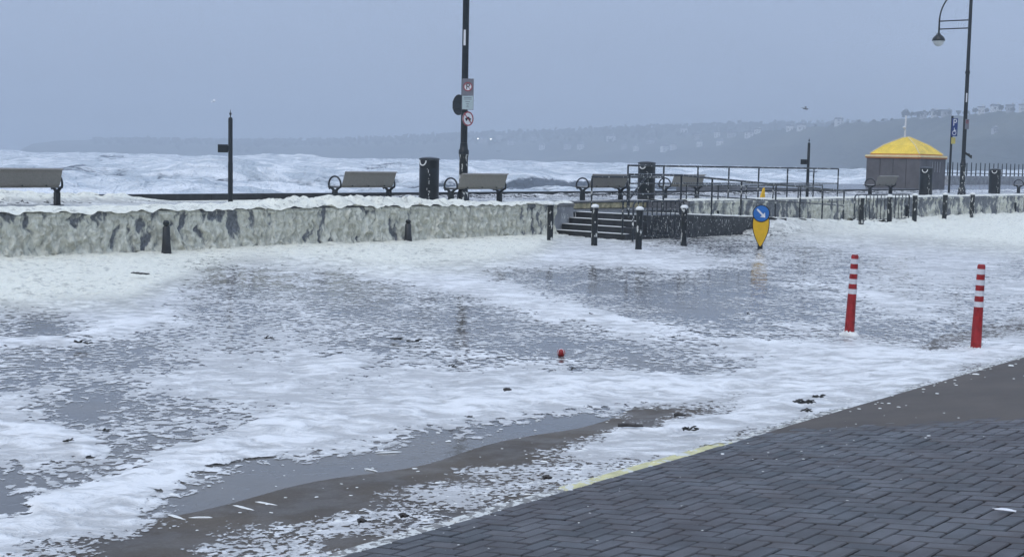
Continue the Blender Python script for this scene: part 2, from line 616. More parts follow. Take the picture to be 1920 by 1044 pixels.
# pavement bed and bricks
ss = np.arange(-30, 60, 1.0); nn = np.array([KERB + 0.12, -4.2, -3, -2, -1.2, 4, 20])
S, N_ = np.meshgrid(ss, nn)
pavement = grid_mesh('pavement', KTX * S + KNX * N_, KTY * S + KNY * N_, pave_z(N_) - 0.018, M['mortar'], smooth=False)
tag(pavement, 'dark block-paved pavement sloping up from the kerb', kind='structure')

BL, BW, BH, GAP = 0.2, 0.1, 0.05, 0.010
slope = math.atan(0.128)


def silt_edge(px):
    return np.interp(px, [1300, 1380, 1480, 1600, 1700, 1800, 1920, 2100], [850, 825, 816, 808, 802, 797, 790, 782])


def clip_poly(poly, nmin):
    out = []
    for i in range(len(poly)):
        a, b = poly[i], poly[(i + 1) % len(poly)]
        ia, ib = a[1] >= nmin, b[1] >= nmin
        if ia: out.append(a)
        if ia != ib:
            k = (nmin - a[1]) / (b[1] - a[1])
            out.append((a[0] + (b[0] - a[0]) * k, nmin))
    return out


# herringbone cells: unit pattern of width-1 cells
bricks = []
for i in range(-60, 320):
    for j in range(-2, 48):
        k = (i + j) % 4
        if k == 0:
            bricks.append((i * BW, j * BW, BL, BW))      # lies along the kerb
        elif k == 2:
            bricks.append((i * BW, j * BW, BW, BL))      # lies across: two rows deep
# across-bricks start at row j and cover rows j and j+1
vis, rest = [], []
for (bs, bn, ls, ln) in bricks:
    cs, cn_ = bs + ls / 2, KERB + 0.12 + bn + ln / 2
    if cn_ > -1.25 or cs < -3:
        continue
    x, y, z = KP(cs, cn_)
    z = float(pave_z(cn_))
    if y < 2.5:
        continue
    px, py = project(x, y, z)
    if px < -400 or px > 2300 or py > 1500:
        continue
    if px > 1330 and py < silt_edge(px) - 26:
        continue
    if px <= 1330 and py < 700:
        continue
    inside = (-20 < px < 1940) and py < 1060
    cut = cn_ - ln / 2 < KERB + 0.12
    if inside and not cut:
        vis.append((y, bs, cn_ - ln / 2, ls, ln))
    else:
        rest.append((bs, cn_ - ln / 2, ls, ln))
vis.sort()
rest += [v[1:] for v in vis[300:]]
vis = vis[:300]
bm_ = MB().box((0, 0, -BH / 2), (BL - GAP, BW - GAP, BH), 0, 0.005)
brick_me = bpy.data.meshes.new('brick')
brick_me.from_pydata(bm_.v, [], bm_.f)
brick_me.materials.append(M['brick'])
a_ = brick_me.attributes.new('tone', 'FLOAT', 'POINT')
Rslope = Matrix.Rotation(KROT, 4, 'Z') @ Matrix.Rotation(-slope, 4, 'X')
for (_, bs, n0, ls, ln) in vis:
    cs, c_n = bs + ls / 2, n0 + ln / 2
    o = bpy.data.objects.new('brick', brick_me)
    COL.objects.link(o)
    o.parent = pavement
    mw = Matrix.Translation(KP(cs, c_n, float(pave_z(c_n)) + rnd.uniform(-0.0018, 0.0018))) @ Rslope
    mw = mw @ Matrix.Rotation(rnd.uniform(-0.006, 0.006), 4, 'X') @ Matrix.Rotation(rnd.uniform(-0.008, 0.008), 4, 'Y') \
        @ Matrix.Rotation(rnd.uniform(-0.008, 0.008), 4, 'Z')
    if ln > ls:
        mw = mw @ Matrix.Rotation(math.pi / 2, 4, 'Z')
    o.matrix_world = mw
mb = MB(); tones = []
for (bs, n0, ls, ln) in rest:
    g = GAP / 2
    poly = [(bs + g, n0 + g), (bs + ls - g, n0 + g), (bs + ls - g, n0 + ln - g), (bs + g, n0 + ln - g)]
    poly = clip_poly(poly, KERB + 0.125)
    if len(poly) < 3:
        continue
    cs = sum(p[0] for p in poly) / len(poly); c_n = sum(p[1] for p in poly) / len(poly)
    dz = rnd.uniform(-0.002, 0.002)
    k = len(mb.v); q = len(poly); ch = 0.005
    top = [(cs + (a - cs) * (1 - ch / 0.05), c_n + (b - c_n) * (1 - ch / 0.05)) for a, b in poly]
    for ring, d in ((poly, -BH), (poly, -0.005), (top, 0.0)):
        mb.v += [KP(a, b, float(pave_z(b)) + d + dz) for a, b in ring]
    # the frame is left-handed, so faces run the other way round
    for r in range(2):
        for i in range(q):
            j = (i + 1) % q
            mb.f.append((k + r * q + j, k + r * q + i, k + r * q + q + i, k + r * q + q + j))
    mb.f.append(tuple(k + 2 * q + i for i in range(q - 1, -1, -1)))
    tones += [rnd.random()] * (3 * q)
o = mb.build('more_bricks', M['brick'], pavement)
o.data.attributes.new('tone', 'FLOAT', 'POINT').data.foreach_set('value', tones)
tag(o, kind='stuff')

# kerb stones: worn yellow paint in the middle, bare or foam-white elsewhere
kerb = empty('kerb', KP(-2, KERB))
tag(kerb, 'line of kerb stones, worn yellow paint, edging the dark block paving', 'kerb')
for i in range(-8, 40):
    s0 = i * 0.915 + 0.34
    mid = KP(s0 + 0.4575, KERB + 0.06, 0.15)
    px, py = project(*[np.array(c) for c in mid])
    if px < -300 or px > 2300 or mid[1] < 3:
        continue
    mat = M['yellow_paint'] if (1000 < px < 1330 or 760 < px < 900) else M['kerb_pale']
    if px < 700: mat = M['white_paint']
    mb = MB().box((mid[0], mid[1], 0.045), (0.909, 0.118, 0.212 + rnd.uniform(-.004, .004)), KROT + rnd.uniform(-.003, .003), 0.012)
    o = mb.build('kerb_stone', mat)
    o.parent = kerb
    o.matrix_parent_inverse = Matrix.Translation(kerb.location).inverted()

# wet brown silt lying over the upper pavement
S, N_ = np.meshgrid(np.arange(4.5, 26, 0.05), np.arange(KERB + 0.13, -1.2, 0.05))
X, Y = KTX * S + KNX * N_, KTY * S + KNY * N_
Z = pave_z(N_)
px, py = project(X, Y, Z)
lim = silt_edge(px) + 7 * fbm(X * 1.6, Y * 1.6, 4, 9) - 3
Z = Z - 0.004 + 0.0085 * sstep(-4, 16, lim - py) + 0.0015 * fbm(X * 3, Y * 3, 3, 2)
kp = (py < lim + 6) & (px > 1330)
o = grid_mesh('silt', X, Y, Z, M['silt'], keep=kp[1:, 1:])
tag(o, 'smooth wet brown silt washed over the upper pavement', kind='structure')

# ------------------------------------------------------------------ promenade, sea walls, steps and ramp
WALL_N, SEA_N, PZ = -23.0, -28.9, 0.80
SE0, SE1 = 27.7, 33.0                       # the opening in the sea wall for steps and ramp


def sbox(s0, s1, n0, n1, z0, z1, mb=None, bevel=0.0):
    mb = mb or MB()
    c = P((s0 + s1) / 2, (n0 + n1) / 2, (z0 + z1) / 2)
    return mb.box(c, (s1 - s0, n1 - n0, z1 - z0), ROT, bevel)


mb = sbox(-40, 110, SEA_N, -24.6, -3, PZ)
sbox(-40, SE0, -24.598, -23.3, -1, PZ - 0.002, mb)
sbox(SE1, 110, -24.598, -23.3, -1, PZ - 0.002, mb)
sbox(62, 130, -44, SEA_N - 0.002, -3, PZ - 0.02, mb)
o = mb.build('promenade', M['promenade'])
tag(o, 'wet grey promenade slab above the sea wall', kind='structure')


def sea_wall(s0, s1, label, joint=2.6):
    w = empty('sea_wall', P(s0, WALL_N))
    tag(w, label, 'wall', 'promenade walls')
    inv = Matrix.Translation(w.location).inverted()
    k = s0
    while k < s1 - 0.05:
        e = min(k + joint, s1)
        p = sbox(k + 0.004, e - 0.004, -23.3, WALL_N, -0.4, 0.775, bevel=0.008).build('wall_panel', M['concrete'], w)
        p.matrix_parent_inverse = inv
        c = sbox(k + 0.003, e - 0.003, -23.32, WALL_N + 0.04, 0.777, 0.835, bevel=0.012).build('coping_stone', M['kerb'], w)
        c.matrix_parent_inverse = inv
        k = e
    return w


sea_wall(6.0, SE0, 'long concrete sea wall plastered with dripping cream foam left of steps')
sea_wall(SE1, 92.0, 'low concrete wall running behind the ramp railings to the right')

st = empty('entrance_steps', P(26.9, -22))
tag(st, 'dark wet stone steps beside the end of the foam-coated wall', 'steps')
inv = Matrix.Translation(st.location).inverted()
for i in range(4):
    s0 = 26.9 + 0.3 * i
    p = sbox(s0, 27.8 + 0.001 * i, WALL_N + 0.005, -20.6, 0.155 * i - 0.15 * (i == 0), 0.155 * (i + 1), bevel=0.01).build('step', M['dark_stone'], st)
    p.matrix_parent_inverse = inv
    q = sbox(s0 - 0.015, s0 + 0.2, WALL_N + 0.02, -20.65 - 0.35 * (i % 2), 0.155 * (i + 1) + 0.001, 0.155 * (i + 1) + 0.012, bevel=0.005).build('tread_foam', M['white'], st)
    q.matrix_parent_inverse = inv
rp = empty('access_ramp', P(28, -22))
tag(rp, 'dark-sided access ramp sloping down behind the railings', 'ramp')
inv = Matrix.Translation(rp.location).inverted()
LZ = 0.615
mb = sbox(27.803, 29.4, -24.595, -20.6, -0.2, LZ)
sbox(29.402, SE1 - 0.003, -24.595, -22.99, -0.2, LZ - 0.004, mb)
p = mb.build('landing', M['ramp_stone'], rp); p.matrix_parent_inverse = inv


def ramp_z(s):
    return LZ - (s - 29.4) * (LZ - 0.02) / 13.6 if s > 29.4 else LZ


vs_ = []
for s_, z_ in ((29.402, LZ - 0.003), (43.0, 0.02)):
    for n_ in (-22.985, -20.6):
        vs_ += [P(s_, n_, -0.2), P(s_, n_, z_)]
p = MB().add(vs_, [(0, 2, 3, 1), (4, 5, 7, 6), (1, 3, 7, 5), (0, 1, 5, 4), (2, 6, 7, 3), (0, 4, 6, 2)]).build('ramp_slab', M['ramp_stone'], rp)
p.matrix_parent_inverse = inv
# ochre face of the set-back retaining wall, in blocks
bw = empty('retaining_wall', P(30, -24.6))
tag(bw, 'ochre-stained low wall set back behind the top of the steps', 'wall', 'promenade walls')
inv = Matrix.Translation(bw.location).inverted()
for i in range(6):
    s0 = SE0 + 0.02 + i * 0.877
    p = sbox(s0, s0 + 0.869, -24.594, -24.50, LZ + 0.002, PZ - 0.02, bevel=0.01).build('stone_block', M['ochre_stone'], bw); p.matrix_parent_inverse = inv
p = sbox(SE0 - 0.1, SE1, -24.72, -24.47, PZ - 0.018, PZ + 0.035, bevel=0.012).build('coping_stone', M['kerb'], bw); p.matrix_parent_inverse = inv

# low dark upstand along the seaward edge
for s0, s1, lab in ((2.0, 24.5, 'low dark kerb wall at the seaward edge behind the left benches'),
                    (24.55, 61.5, 'low dark kerb wall at the seaward edge behind the railings')):
    w = empty('edge_wall', P(s0, SEA_N)); tag(w, lab, 'wall', 'seaward edge walls')
    inv = Matrix.Translation(w.location).inverted()
    k = s0
    while k < s1 - .1:
        e = min(k + 2.0, s1)
        p = sbox(k + 0.004, e - 0.004, SEA_N + 0.0, SEA_N + 0.28, PZ - 0.05, PZ + 0.17, bevel=0.006).build('edge_block', M['dark_stone'], w)
        p.matrix_parent_inverse = inv
        k = e

# ------------------------------------------------------------------ foam over the flooded road
COVY = [400, 425, 450, 470, 490, 515, 540, 565, 590, 620, 650, 680, 710, 740, 770, 800, 830, 860, 890, 920, 960, 1000, 1044, 1150]
COVS = ["9999999999999964237999999", "9999999999999964237999999", "9999999999999886344789999", "9999999999369988745578899",
        "9999537899868888876557886", "9999745647884335534567876", "9998854545787433334567778", "8888755544558643334567777",
        "6488755644445774334456666", "4267665755444467545644555", "8744567754544334677775468", "4444588877765543457888898",
        "5446888888888777788899965", "6546788888888888778899700", "7414567788888752479998200", "7765556788851003899983000",
        "7874478886301278996300000", "6755888511000599962000000", "3357852110067776300000000", "2488621110246673000000000",
        "1788322113575400000000000", "6775115566400000000000000", "7631056620000000000000000", "7631056620000000000000000"]
COV = np.array([[int(c) for c in r] for r in COVS]) / 9.0


def lookup_cov(px, py):
    fx = np.clip(px / 80.0, 0, 23.999)
    fy = np.interp(py, COVY, np.arange(len(COVY)))
    fy = np.clip(fy, 0, len(COVY) - 1.001)
    ix, iy = fx.astype(int), fy.astype(int)
    u, v = fx - ix, fy - iy
    u, v = u * u * (3 - 2 * u), v * v * (3 - 2 * v)
    return (COV[iy, ix] * (1 - u) + COV[iy, ix + 1] * u) * (1 - v) + (COV[iy + 1, ix] * (1 - u) + COV[iy + 1, ix + 1] * u) * v


STROKES = [
    (26, 1.0, [(-60, 1025), (120, 955), (220, 915), (330, 868), (450, 825), (560, 800), (700, 775), (850, 760), (1000, 738), (1130, 718), (1280, 715), (1400, 718), (1500, 708), (1600, 700), (1720, 688)]),
    (20, 0.8, [(560, 480), (760, 515), (900, 540), (1020, 575), (1150, 602), (1300, 622), (1450, 650), (1600, 668), (1760, 664), (1900, 662)]),
    (16, 0.9, [(-20, 648), (100, 641), (160, 632), (220, 612), (320, 592)]),
    (22, 0.8, [(-20, 815), (90, 812), (160, 828)]), (14, 0.6, [(-20, 940), (60, 930), (140, 915)]),
    (14, 0.7, [(1180, 822), (1280, 800), (1400, 775), (1560, 738), (1700, 705), (1800, 690)]),
    (14, 0.6, [(880, 500), (1100, 480), (1280, 500), (1420, 520), (1600, 545), (1760, 600)]),
    (12, 0.5, [(1280, 560), (1400, 590), (1560, 620)]), (14, 0.6, [(600, 690), (760, 650), (900, 660), (1060, 690)]),
]


def strokes(px, py):
    out = np.zeros_like(px)
    for wdt, val, pl in STROKES:
        best = np.full(px.shape, 1e9)
        for (ax, ay), (bx, by) in zip(pl[:-1], pl[1:]):
            dx, dy = bx - ax, (by - ay) * 2.2
            qx, qy = px - ax, (py - ay) * 2.2
            t = np.clip((qx * dx + qy * dy) / (dx * dx + dy * dy), 0, 1)
            best = np.minimum(best, np.hypot(qx - t * dx, qy - t * dy))
        out = np.maximum(out, val * np.exp(-(best / (wdt * 1.9)) ** 2))
    return out


u = np.linspace(-0.56, 0.56, 900)
Dn = 1.0 / np.linspace(1 / 4.9, 1 / 66.0, 640)
U, D = np.meshgrid(u, Dn)
X, Y = U * D, D.copy()
nk = KNX * X + KNY * Y
nw = NX * X + NY * Y
wx = X + 0.22 * fbm(X * 0.9, Y * 0.9, 3, 21) + 0.05 * fbm(X * 4, Y * 4, 2, 23)
wy = Y + 0.65 * fbm(X * 0.9 + 9, Y * 0.7, 3, 22) + 0.10 * fbm(X * 4, Y * 4, 2, 24)
px, py = project(wx, wy, 0 * X)
cov = lookup_cov(px, py)
puff = strokes(px, py)
yb = np.interp(px, [0, 250, 330, 420, 480, 600, 750, 900, 1000, 1060, 1440, 1600, 1700, 1800, 1920],
               [578, 566, 530, 498, 490, 498, 512, 500, 480, 445, 438, 446, 452, 462, 474])
cream = sstep(28, -22, py - yb)
cov = np.clip(cov + 0.16 * fbm(X * 1.1, Y * 0.8, 3, 31) + 0.28 * puff * sstep(0.3, 0.7, cov), 0, 1.05)
ground = np.maximum(road_z(X, Y), 0.0)
onk = sstep(KERB - 0.045, KERB - 0.005, nk)
ground = ground * (1 - onk) + 0.152 * onk
body = sstep(0.45, 0.95, cov)
lump = 0.5 + fbm(X * 2.6, Y * 2.0, 4, 41)
fine_l = 0.5 + fbm(X * 7, Y * 5.5, 3, 45)
h = 0.003 + body * (0.007 * lump + puff * (0.006 + 0.030 * np.clip(lump, 0, 1.3)) + cream * (0.004 + 0.022 * lump + 0.045 * fine_l))
pile = sstep(-21.6, -22.95, nw) * sstep(0.6, 0.95, cov)
h = h + pile * (0.0 + 0.04 * np.clip(0.5 + fbm(X * 0.8, Y * 0.8, 3, 47), 0, 1.2))
fp_ = sstep(31.8, 34.0, TX * X + TY * Y) * sstep(45, 42, TX * X + TY * Y) * sstep(-19.4, -20.62, nw)
h = h + fp_ * (np.clip(LZ - (TX * X + TY * Y - 29.4) * (LZ - 0.02) / 13.6, 0, 1) + 0.03) * (0.75 + 0.4 * lump)
cov = np.maximum(cov, sstep(0.1, 0.6, fp_))
far = sstep(40, 52, Y) * sstep(-14, -21, nw) * body
h = h + far * (0.01 + 0.06 * lump + 0.05 * fine_l)
ke = KERB + 0.055 + 0.10 * fbm(X * 5, Y * 5, 3, 33) - 0.06 * ((px > 1050) & (px < 1250)) + 0.05 * sstep(1350, 1700, px)
keep = (nk < ke) & (nw > WALL_N - 0.05) & (cov > 0.07)
_sr, _nr = TX * X + TY * Y, nw
keep &= ~((_sr > 27.0) & (_sr < 29.6) & (_nr < -20.75))
keep &= ~((_sr > 29.3) & (_sr < 42.9) & (nw < -20.66))
o = grid_mesh('road_foam', X, Y, ground + np.maximum(h, 0.004), M['foam'], keep=keep[1:, 1:],
              attrs={'cov': cov, 'puff': puff, 'cream': np.clip(cream, 0, 1),
                     'crumbly': sstep(-6.3, -5.7, nk + 0.3 * fbm(X * 2, Y * 2, 2, 35))})
tag(o, 'white and cream sea foam spread in bands and lace over the flooded road', 'foam', kind='stuff')

# foam lying on the ramp
S, N_ = np.meshgrid(np.arange(29.6, 43.2, 0.06), np.arange(-22.97, -20.62, 0.06))
X, Y = TX * S + NX * N_, TY * S + NY * N_
lump = 0.5 + fbm(X * 2.6, Y * 2.6, 4, 58)
Z = LZ - (S - 29.4) * (LZ - 0.02) / 13.6 + 0.01 + 0.05 * lump * sstep(30, 34, S)
cv = np.clip(0.75 + 0.3 * sstep(30, 34, S) + 0.2 * fbm(X, Y, 3, 59), 0.1, 1)
o = grid_mesh('ramp_foam', X, Y, Z, M['foam'], attrs={'cov': cv, 'puff': cv * 0.8, 'cream': cv * 0.8})
tag(o, 'white foam lying on the access ramp behind the railings', 'foam', kind='stuff')

# foam heaped on the promenade
S, N_ = np.meshgrid(np.concatenate([np.arange(3, 36, 0.05), np.arange(36, 95, 0.16)]), np.concatenate([np.arange(SEA_N + 0.05, WALL_N - 0.02, 0.06), np.arange(WALL_N, WALL_N + 0.14, 0.02)]))
X, Y = TX * S + NX * N_, TY * S + NY * N_
band = sstep(-26.6, -23.6, N_ + 0.5 * fbm(X * 0.8, Y * 0.8, 3, 51))
left = sstep(27.0, 22.0, S)
mid_h = np.exp(-((S - 20.3) / 2.6) ** 2)
cov2 = np.clip(0.60 + 0.4 * band + 0.35 * left * sstep(-28.5, -25.5, N_) + 0.35 * fbm(X * 0.5, Y * 0.5, 3, 53), 0.05, 1.0)
lump = 0.5 + fbm(X * 2.2, Y * 2.2, 4, 55)
hh = 0.008 + sstep(0.5, 0.95, cov2) * band * (0.02 + 0.055 * lump) + left * band * 0.05 * lump + 0.15 * mid_h * band * (0.35 + lump)
sea_e = sstep(-27.6, -28.5, N_)
hh = hh + sea_e * (0.24 * sstep(19.0, 16.5, S) + 0.10 * sstep(24, 27, S)) * (0.5 + 0.7 * lump)
cov2 = np.clip(cov2 + 0.5 * sea_e * sstep(19.0, 16.5, S), 0, 1)
edge_d = sstep(WALL_N + 0.10, WALL_N - 0.15, N_)
Z = PZ + np.where(N_ > -23.34, 0.037, 0.0) + hh * (0.25 + 0.75 * edge_d)
drape = np.clip(N_ - (WALL_N + 0.055), 0, 1)
Z = Z - drape * (0.15 + 1.3 * fbm(S * 3.0, S * 0 + 3.3, 3, 57)) * sstep(31, 29, S)
kp = (cov2 > 0.2) & ((N_ < WALL_N + 0.06) | (S < 27.0))
kp &= ~((S > SE0 - 0.05) & (S < SE1) & (N_ > -24.75))
o = grid_mesh('promenade_foam', X, Y, Z, M['foam'], keep=kp[1:, 1:],
              attrs={'cov': cov2, 'puff': band, 'cream': np.clip(band * 0.9 + left * .3 + sea_e * left, 0, 1)})
tag(o, 'cream foam heaped along the promenade edge round the benches', 'foam', kind='stuff')


# foam plastered on the wall face, hanging in folds
def drip_mat():
    t = NT('dripping_foam')
    v = t.geo((1, 1, 0.35))
    th = t.attr('thick')
    n = t.noise(v, 9, 5, 0.65, 0.6)
    fine = t.noise(t.geo((1, 1, 0.5)), 26, 4, 0.65)
    k = t.smooth(t.math('ADD', th, t.math('MULTIPLY_ADD', n, 0.5, -0.25)), 0.27, 0.48)
    foam = t.mix(t.smooth(n, 0.35, 0.65), (0.58, 0.57, 0.47), (0.87, 0.855, 0.72))
    stone = t.mix(t.smooth(fine, 0.3, 0.7), (0.12, 0.13, 0.14), (0.26, 0.27, 0.28))
    c = t.mix(k, stone, foam)
    nb = t.bump(t.math('ADD', fine, t.math('MULTIPLY', n, 2.0)), 0.8, 0.05)
    return t.done(t.bsdf(c, 0.5, 0, nb, spec=0.3))


M['drip'] = drip_mat()


def wall_foam(s0, s1, ds, amt, label):
    sv = np.arange(s0, s1, ds); zv = np.linspace(0.0, 0.845, 44)
    S, Z = np.meshgrid(sv, zv)
    wob = 0.16 * fbm(S * 1.6, Z * 3.0, 3, 61)
    folds = fbm((S + wob) * 4.2, Z * 1.5, 2, 63)
    folds2 = fbm((S + wob * 1.3) * 10.0, Z * 3.2, 3, 65)
    blob = fbm(S * 6.5, Z * 6.0 + wob, 3, 68)
    ridge = (1 - np.abs(folds) * 2.6) * 0.55 + (1 - np.abs(folds2) * 2.4) * 0.45
    thick = 0.62 + 0.55 * fbm(S * 0.6, Z * 0.9, 2, 67) + 0.55 * folds + 0.30 * folds2 - 0.10 * sstep(0.35, 0.75, Z)
    thick = np.clip(thick * amt, 0, 1.25)
    d = 0.004 + thick * (0.02 + 0.17 * np.clip(ridge, 0, 1) ** 1.4 + 0.10 * np.clip(blob + .25, 0, 1))
    d = d + 0.10 * sstep(0.22, 0.0, Z) * thick
    d = d * (0.30 + 0.70 * sstep(0.85, 0.74, Z)) + 0.046 * sstep(0.75, 0.78, Z)
    d = np.maximum(d, 0.003)
    X, Y = TX * S + NX * (WALL_N + d), TY * S + NY * (WALL_N + d)
    o = grid_mesh('wall_foam', X, Y, Z, M['drip'], attrs={'thick': thick})
    tag(o, label, 'foam', kind='stuff')


wall_foam(6.0, 26.9, 0.022, 1.0, 'thick cream foam dripping in folds down the sea wall')
wall_foam(SE1 + 0.02, 70.0, 0.06, 0.62, 'thin foam clinging to the low wall behind the railings')

# ------------------------------------------------------------------ sea
def sea_mat():
    t = NT('storm_sea')
    v = t.geo((1.0, 0.7, 1.0))
    crest, calm = t.attr('crest'), t.attr('calm')
    n1 = t.noise(v, 0.55, 5, 0.62, 0.8)
    n2 = t.noise(v, 0.06, 3, 0.5, 0.3)
    n3 = t.noise(v, 3.0, 3, 0.6, 0.4)
    val = t.math('ADD', t.math('ADD', t.math('MULTIPLY', n1, 0.5), t.math('MULTIPLY', n3, 0.2)), t.math('MULTIPLY', n2, 0.3))
    k = t.smooth(t.math('ADD', val, t.math('ADD', t.math('MULTIPLY', crest, 0.20), t.math('MULTIPLY', calm, -0.30))), 0.37, 0.51)
    st_ = t.noise(t.geo((0.35, 1.0, 1.0), (0, 0, 0.25)), 0.45, 5, 0.66, 1.2)
    nb = t.bump(t.math('ADD', t.math('ADD', n1, st_), t.math('MULTIPLY', n3, 0.4)), 0.9, 0.8)
    white = t.mix(t.smooth(st_, 0.40, 0.62), (0.50, 0.55, 0.58), (0.84, 0.86, 0.86))
    c = t.mix(k, (0.085, 0.105, 0.125), white)
    return t.done(t.bsdf(c, t.math('MULTIPLY_ADD', k, 0.45, 0.15), 0, nb, ior=1.33))


M['sea'] = sea_mat()
az = np.linspace(-0.62, 0.62, 620)
rr = 1 / np.linspace(1 / 31.0, 1 / 3600.0, 420)
rr = np.unique(np.concatenate([rr, np.geomspace(31, 3600, 200)]))
A, R_ = np.meshgrid(np.tan(az), rr)
X, Y = A * R_, R_.copy()
ph = (Y * 0.97 - X * 0.30) + 9 * fbm(X * 0.012, Y * 0.012, 2, 71) + 3 * fbm(X * 0.05, Y * 0.05, 2, 72)
amp = np.clip(0.6 + 0.9 * fbm(X * 0.011 + 5, Y * 0.02, 3, 73) + 0.5 * fbm(X * 0.05, Y * 0.05, 3, 74), 0.1, 1.7)


def wave(p, lam):
    q = np.mod(p / lam, 1.0)
    return np.where(q < 0.3, sstep(0, 0.3, q), 1 - sstep(0.3, 1.0, q))


h1, h2 = wave(ph, 34.0), wave(ph * 0.93 + X * 0.25 + 11, 15.0)
Z = -0.95 + amp * (2.15 * h1 + 0.6 * h2) + 0.55 * fbm(X * 0.22, Y * 0.22, 4, 75) + 0.16 * fbm(X * 0.9, Y * 0.9, 3, 77)
nearw = sstep(30, 46, NX * -X + NY * -Y)
Z = -0.75 + (Z + 0.75) * (0.45 + 0.55 * nearw) * (1 - 0.75 * sstep(500, 1500, Y))
crest = np.clip(h1 * amp * 1.0 - 0.25, -0.4, 1) + 0.3 * (1 - nearw)
calm = sstep(0.1, 0.7, fbm(X * 0.02, Y * 0.035, 3, 79) + 0.45 * sstep(0.55, 0.1, h1)) * sstep(40, 70, Y)
s_, n_ = TX * X + TY * Y, NX * X + NY * Y
kp = (n_ < SEA_N + 0.3)
o = grid_mesh('sea', X, Y, Z, M['sea'], keep=kp[1:, 1:], attrs={'crest': crest, 'calm': calm})
tag(o, 'churning white storm sea with breaking waves', kind='structure')

# ------------------------------------------------------------------ far shore: hills, houses, trees
def hill_mat():
    t = NT('hill_ground')
    v = t.geo((1, 1, 3))
    n = t.noise(v, 0.012, 5, 0.6)
    f = t.noise(v, 0.08, 4, 0.6)
    c = t.mix(t.smooth(n, 0.35, 0.65), (0.035, 0.045, 0.035), (0.085, 0.09, 0.06))
    c = t.mix(t.math('MULTIPLY', t.smooth(f, 0.5, 0.7), 0.6), c, (0.030, 0.034, 0.030))
    return t.done(t.bsdf(c, 0.9, 0, t.bump(f, 0.6, 3.0)))


M['hill'] = hill_mat()


def make_hill(name, label, px_tab, py_tab, d_tab, depth, seed, cols=260):
    pxs = np.linspace(px_tab[0], px_tab[-1], cols)
    rows = np.concatenate([np.linspace(0, 1, 26), [1.15, 1.6, 2.2]])
    X = np.zeros((len(rows), cols)); Y = X.copy(); Z = X.copy()
    for i, p in enumerate(pxs):
        d0 = np.interp(p, px_tab, d_tab)
        cy_ = np.interp(p, px_tab, py_tab)
        for j, r in enumerate(rows):
            d = d0 * (1 + depth * r)
            q = atD(p, cy_, d0 * (1 + depth))
            top = max(q[2], -1.5)
            xx = ray(p, 300)[0] / ray(p, 300)[1] * d
            prof = (0.42 * min(r * 6, 1) + 0.58 * min(r, 1) ** 0.9) if r <= 1 else 1.0 - 0.25 * (r - 1)
            X[j, i], Y[j, i], Z[j, i] = xx, d, -1.6 + (top + 1.6) * prof
    w = sstep(0, 0.25, rows)[:, None]
    sc = d_tab[0] / 100
    Z = Z + w * 0.045 * np.maximum(Z + 1.6, 0) * fbm(X / sc, Y / sc, 4, seed) * 1.6
    o = grid_mesh(name, X, Y, Z, M['hill'])
    tag(o, label, kind='structure')
    return X, Y, Z


FX = [20, 60, 110, 180, 300, 480, 640, 750, 900, 1000, 1100, 1250, 1400, 1500, 1650, 1800, 2100]
FY = [290, 270, 264, 262, 263, 265, 263, 259, 251, 249, 244, 239, 233, 231, 232, 230, 228]
FD = [1850, 1850, 1830, 1800, 1780, 1740, 1700, 1660, 1600, 1560, 1520, 1480, 1450, 1430, 1400, 1400, 1400]
hillA = make_hill('far_hills', 'long hazy headland across the bay', FX, FY, FD, 0.22, 81)
NXT = [900, 1050, 1200, 1330, 1420, 1500, 1600, 1690, 1760, 1850, 1920, 2050, 2300]
NYT = [318, 288, 266, 252, 245, 240, 231, 224, 219, 212, 207, 198, 190]
NDT = [1550, 1500, 1420, 1300, 1180, 1050, 930, 850, 800, 760, 730, 700, 680]
hillB = make_hill('near_cliff', 'darker headland cliff rising at the right behind the yellow-roofed hut', NXT, NYT, NDT, 0.10, 85)


def hill_point(hill, px, py):
    """nearest hill vertex in direction px at image height py"""
    X, Y, Z = hill
    qx, qy = project(X[:26], Y[:26], Z[:26])
    k = np.argmin((qx - px) ** 2 + 4 * (qy - py) ** 2)
    j, i = np.unravel_index(k, qx.shape)
    return X[j, i], Y[j, i], Z[j, i]


def house(p, w, d, h, rz, wall, label, near):
    r = empty('house', (p[0], p[1], p[2] - 1.0), rz)
    tag(r, label, 'house', 'houses on the far hillside')
    MB().box((0, 0, (h + 1) / 2), (w, d, h + 1)).build('wall', wall, r)
    e = 0.35
    z0, z1 = h + 1.003, h + 1 + d * 0.38
    vs_ = [(-w / 2 - e, -d / 2 - e, z0), (w / 2 + e, -d / 2 - e, z0), (w / 2 + e, d / 2 + e, z0), (-w / 2 - e, d / 2 + e, z0),
           (-w / 2 - e, 0, z1), (w / 2 + e, 0, z1)]
    MB().add(vs_, [(0, 3, 2, 1), (0, 1, 5, 4), (2, 3, 4, 5), (0, 4, 3), (1, 2, 5)]).build('roof', M['slate'], r)
    MB().box((w * 0.3, 0, z1 + 0.1), (0.8, 0.8, 1.6)).build('chimney', wall, r)
    for k in (-0.25, 0.25):
        for zz in (2.2, 4.6):
            if zz < h:
                MB().box((w * k, -d / 2 - 0.03, zz + 0.3), (w * 0.16, 0.1, 1.2)).build('window', M['slate'], r)
    return r


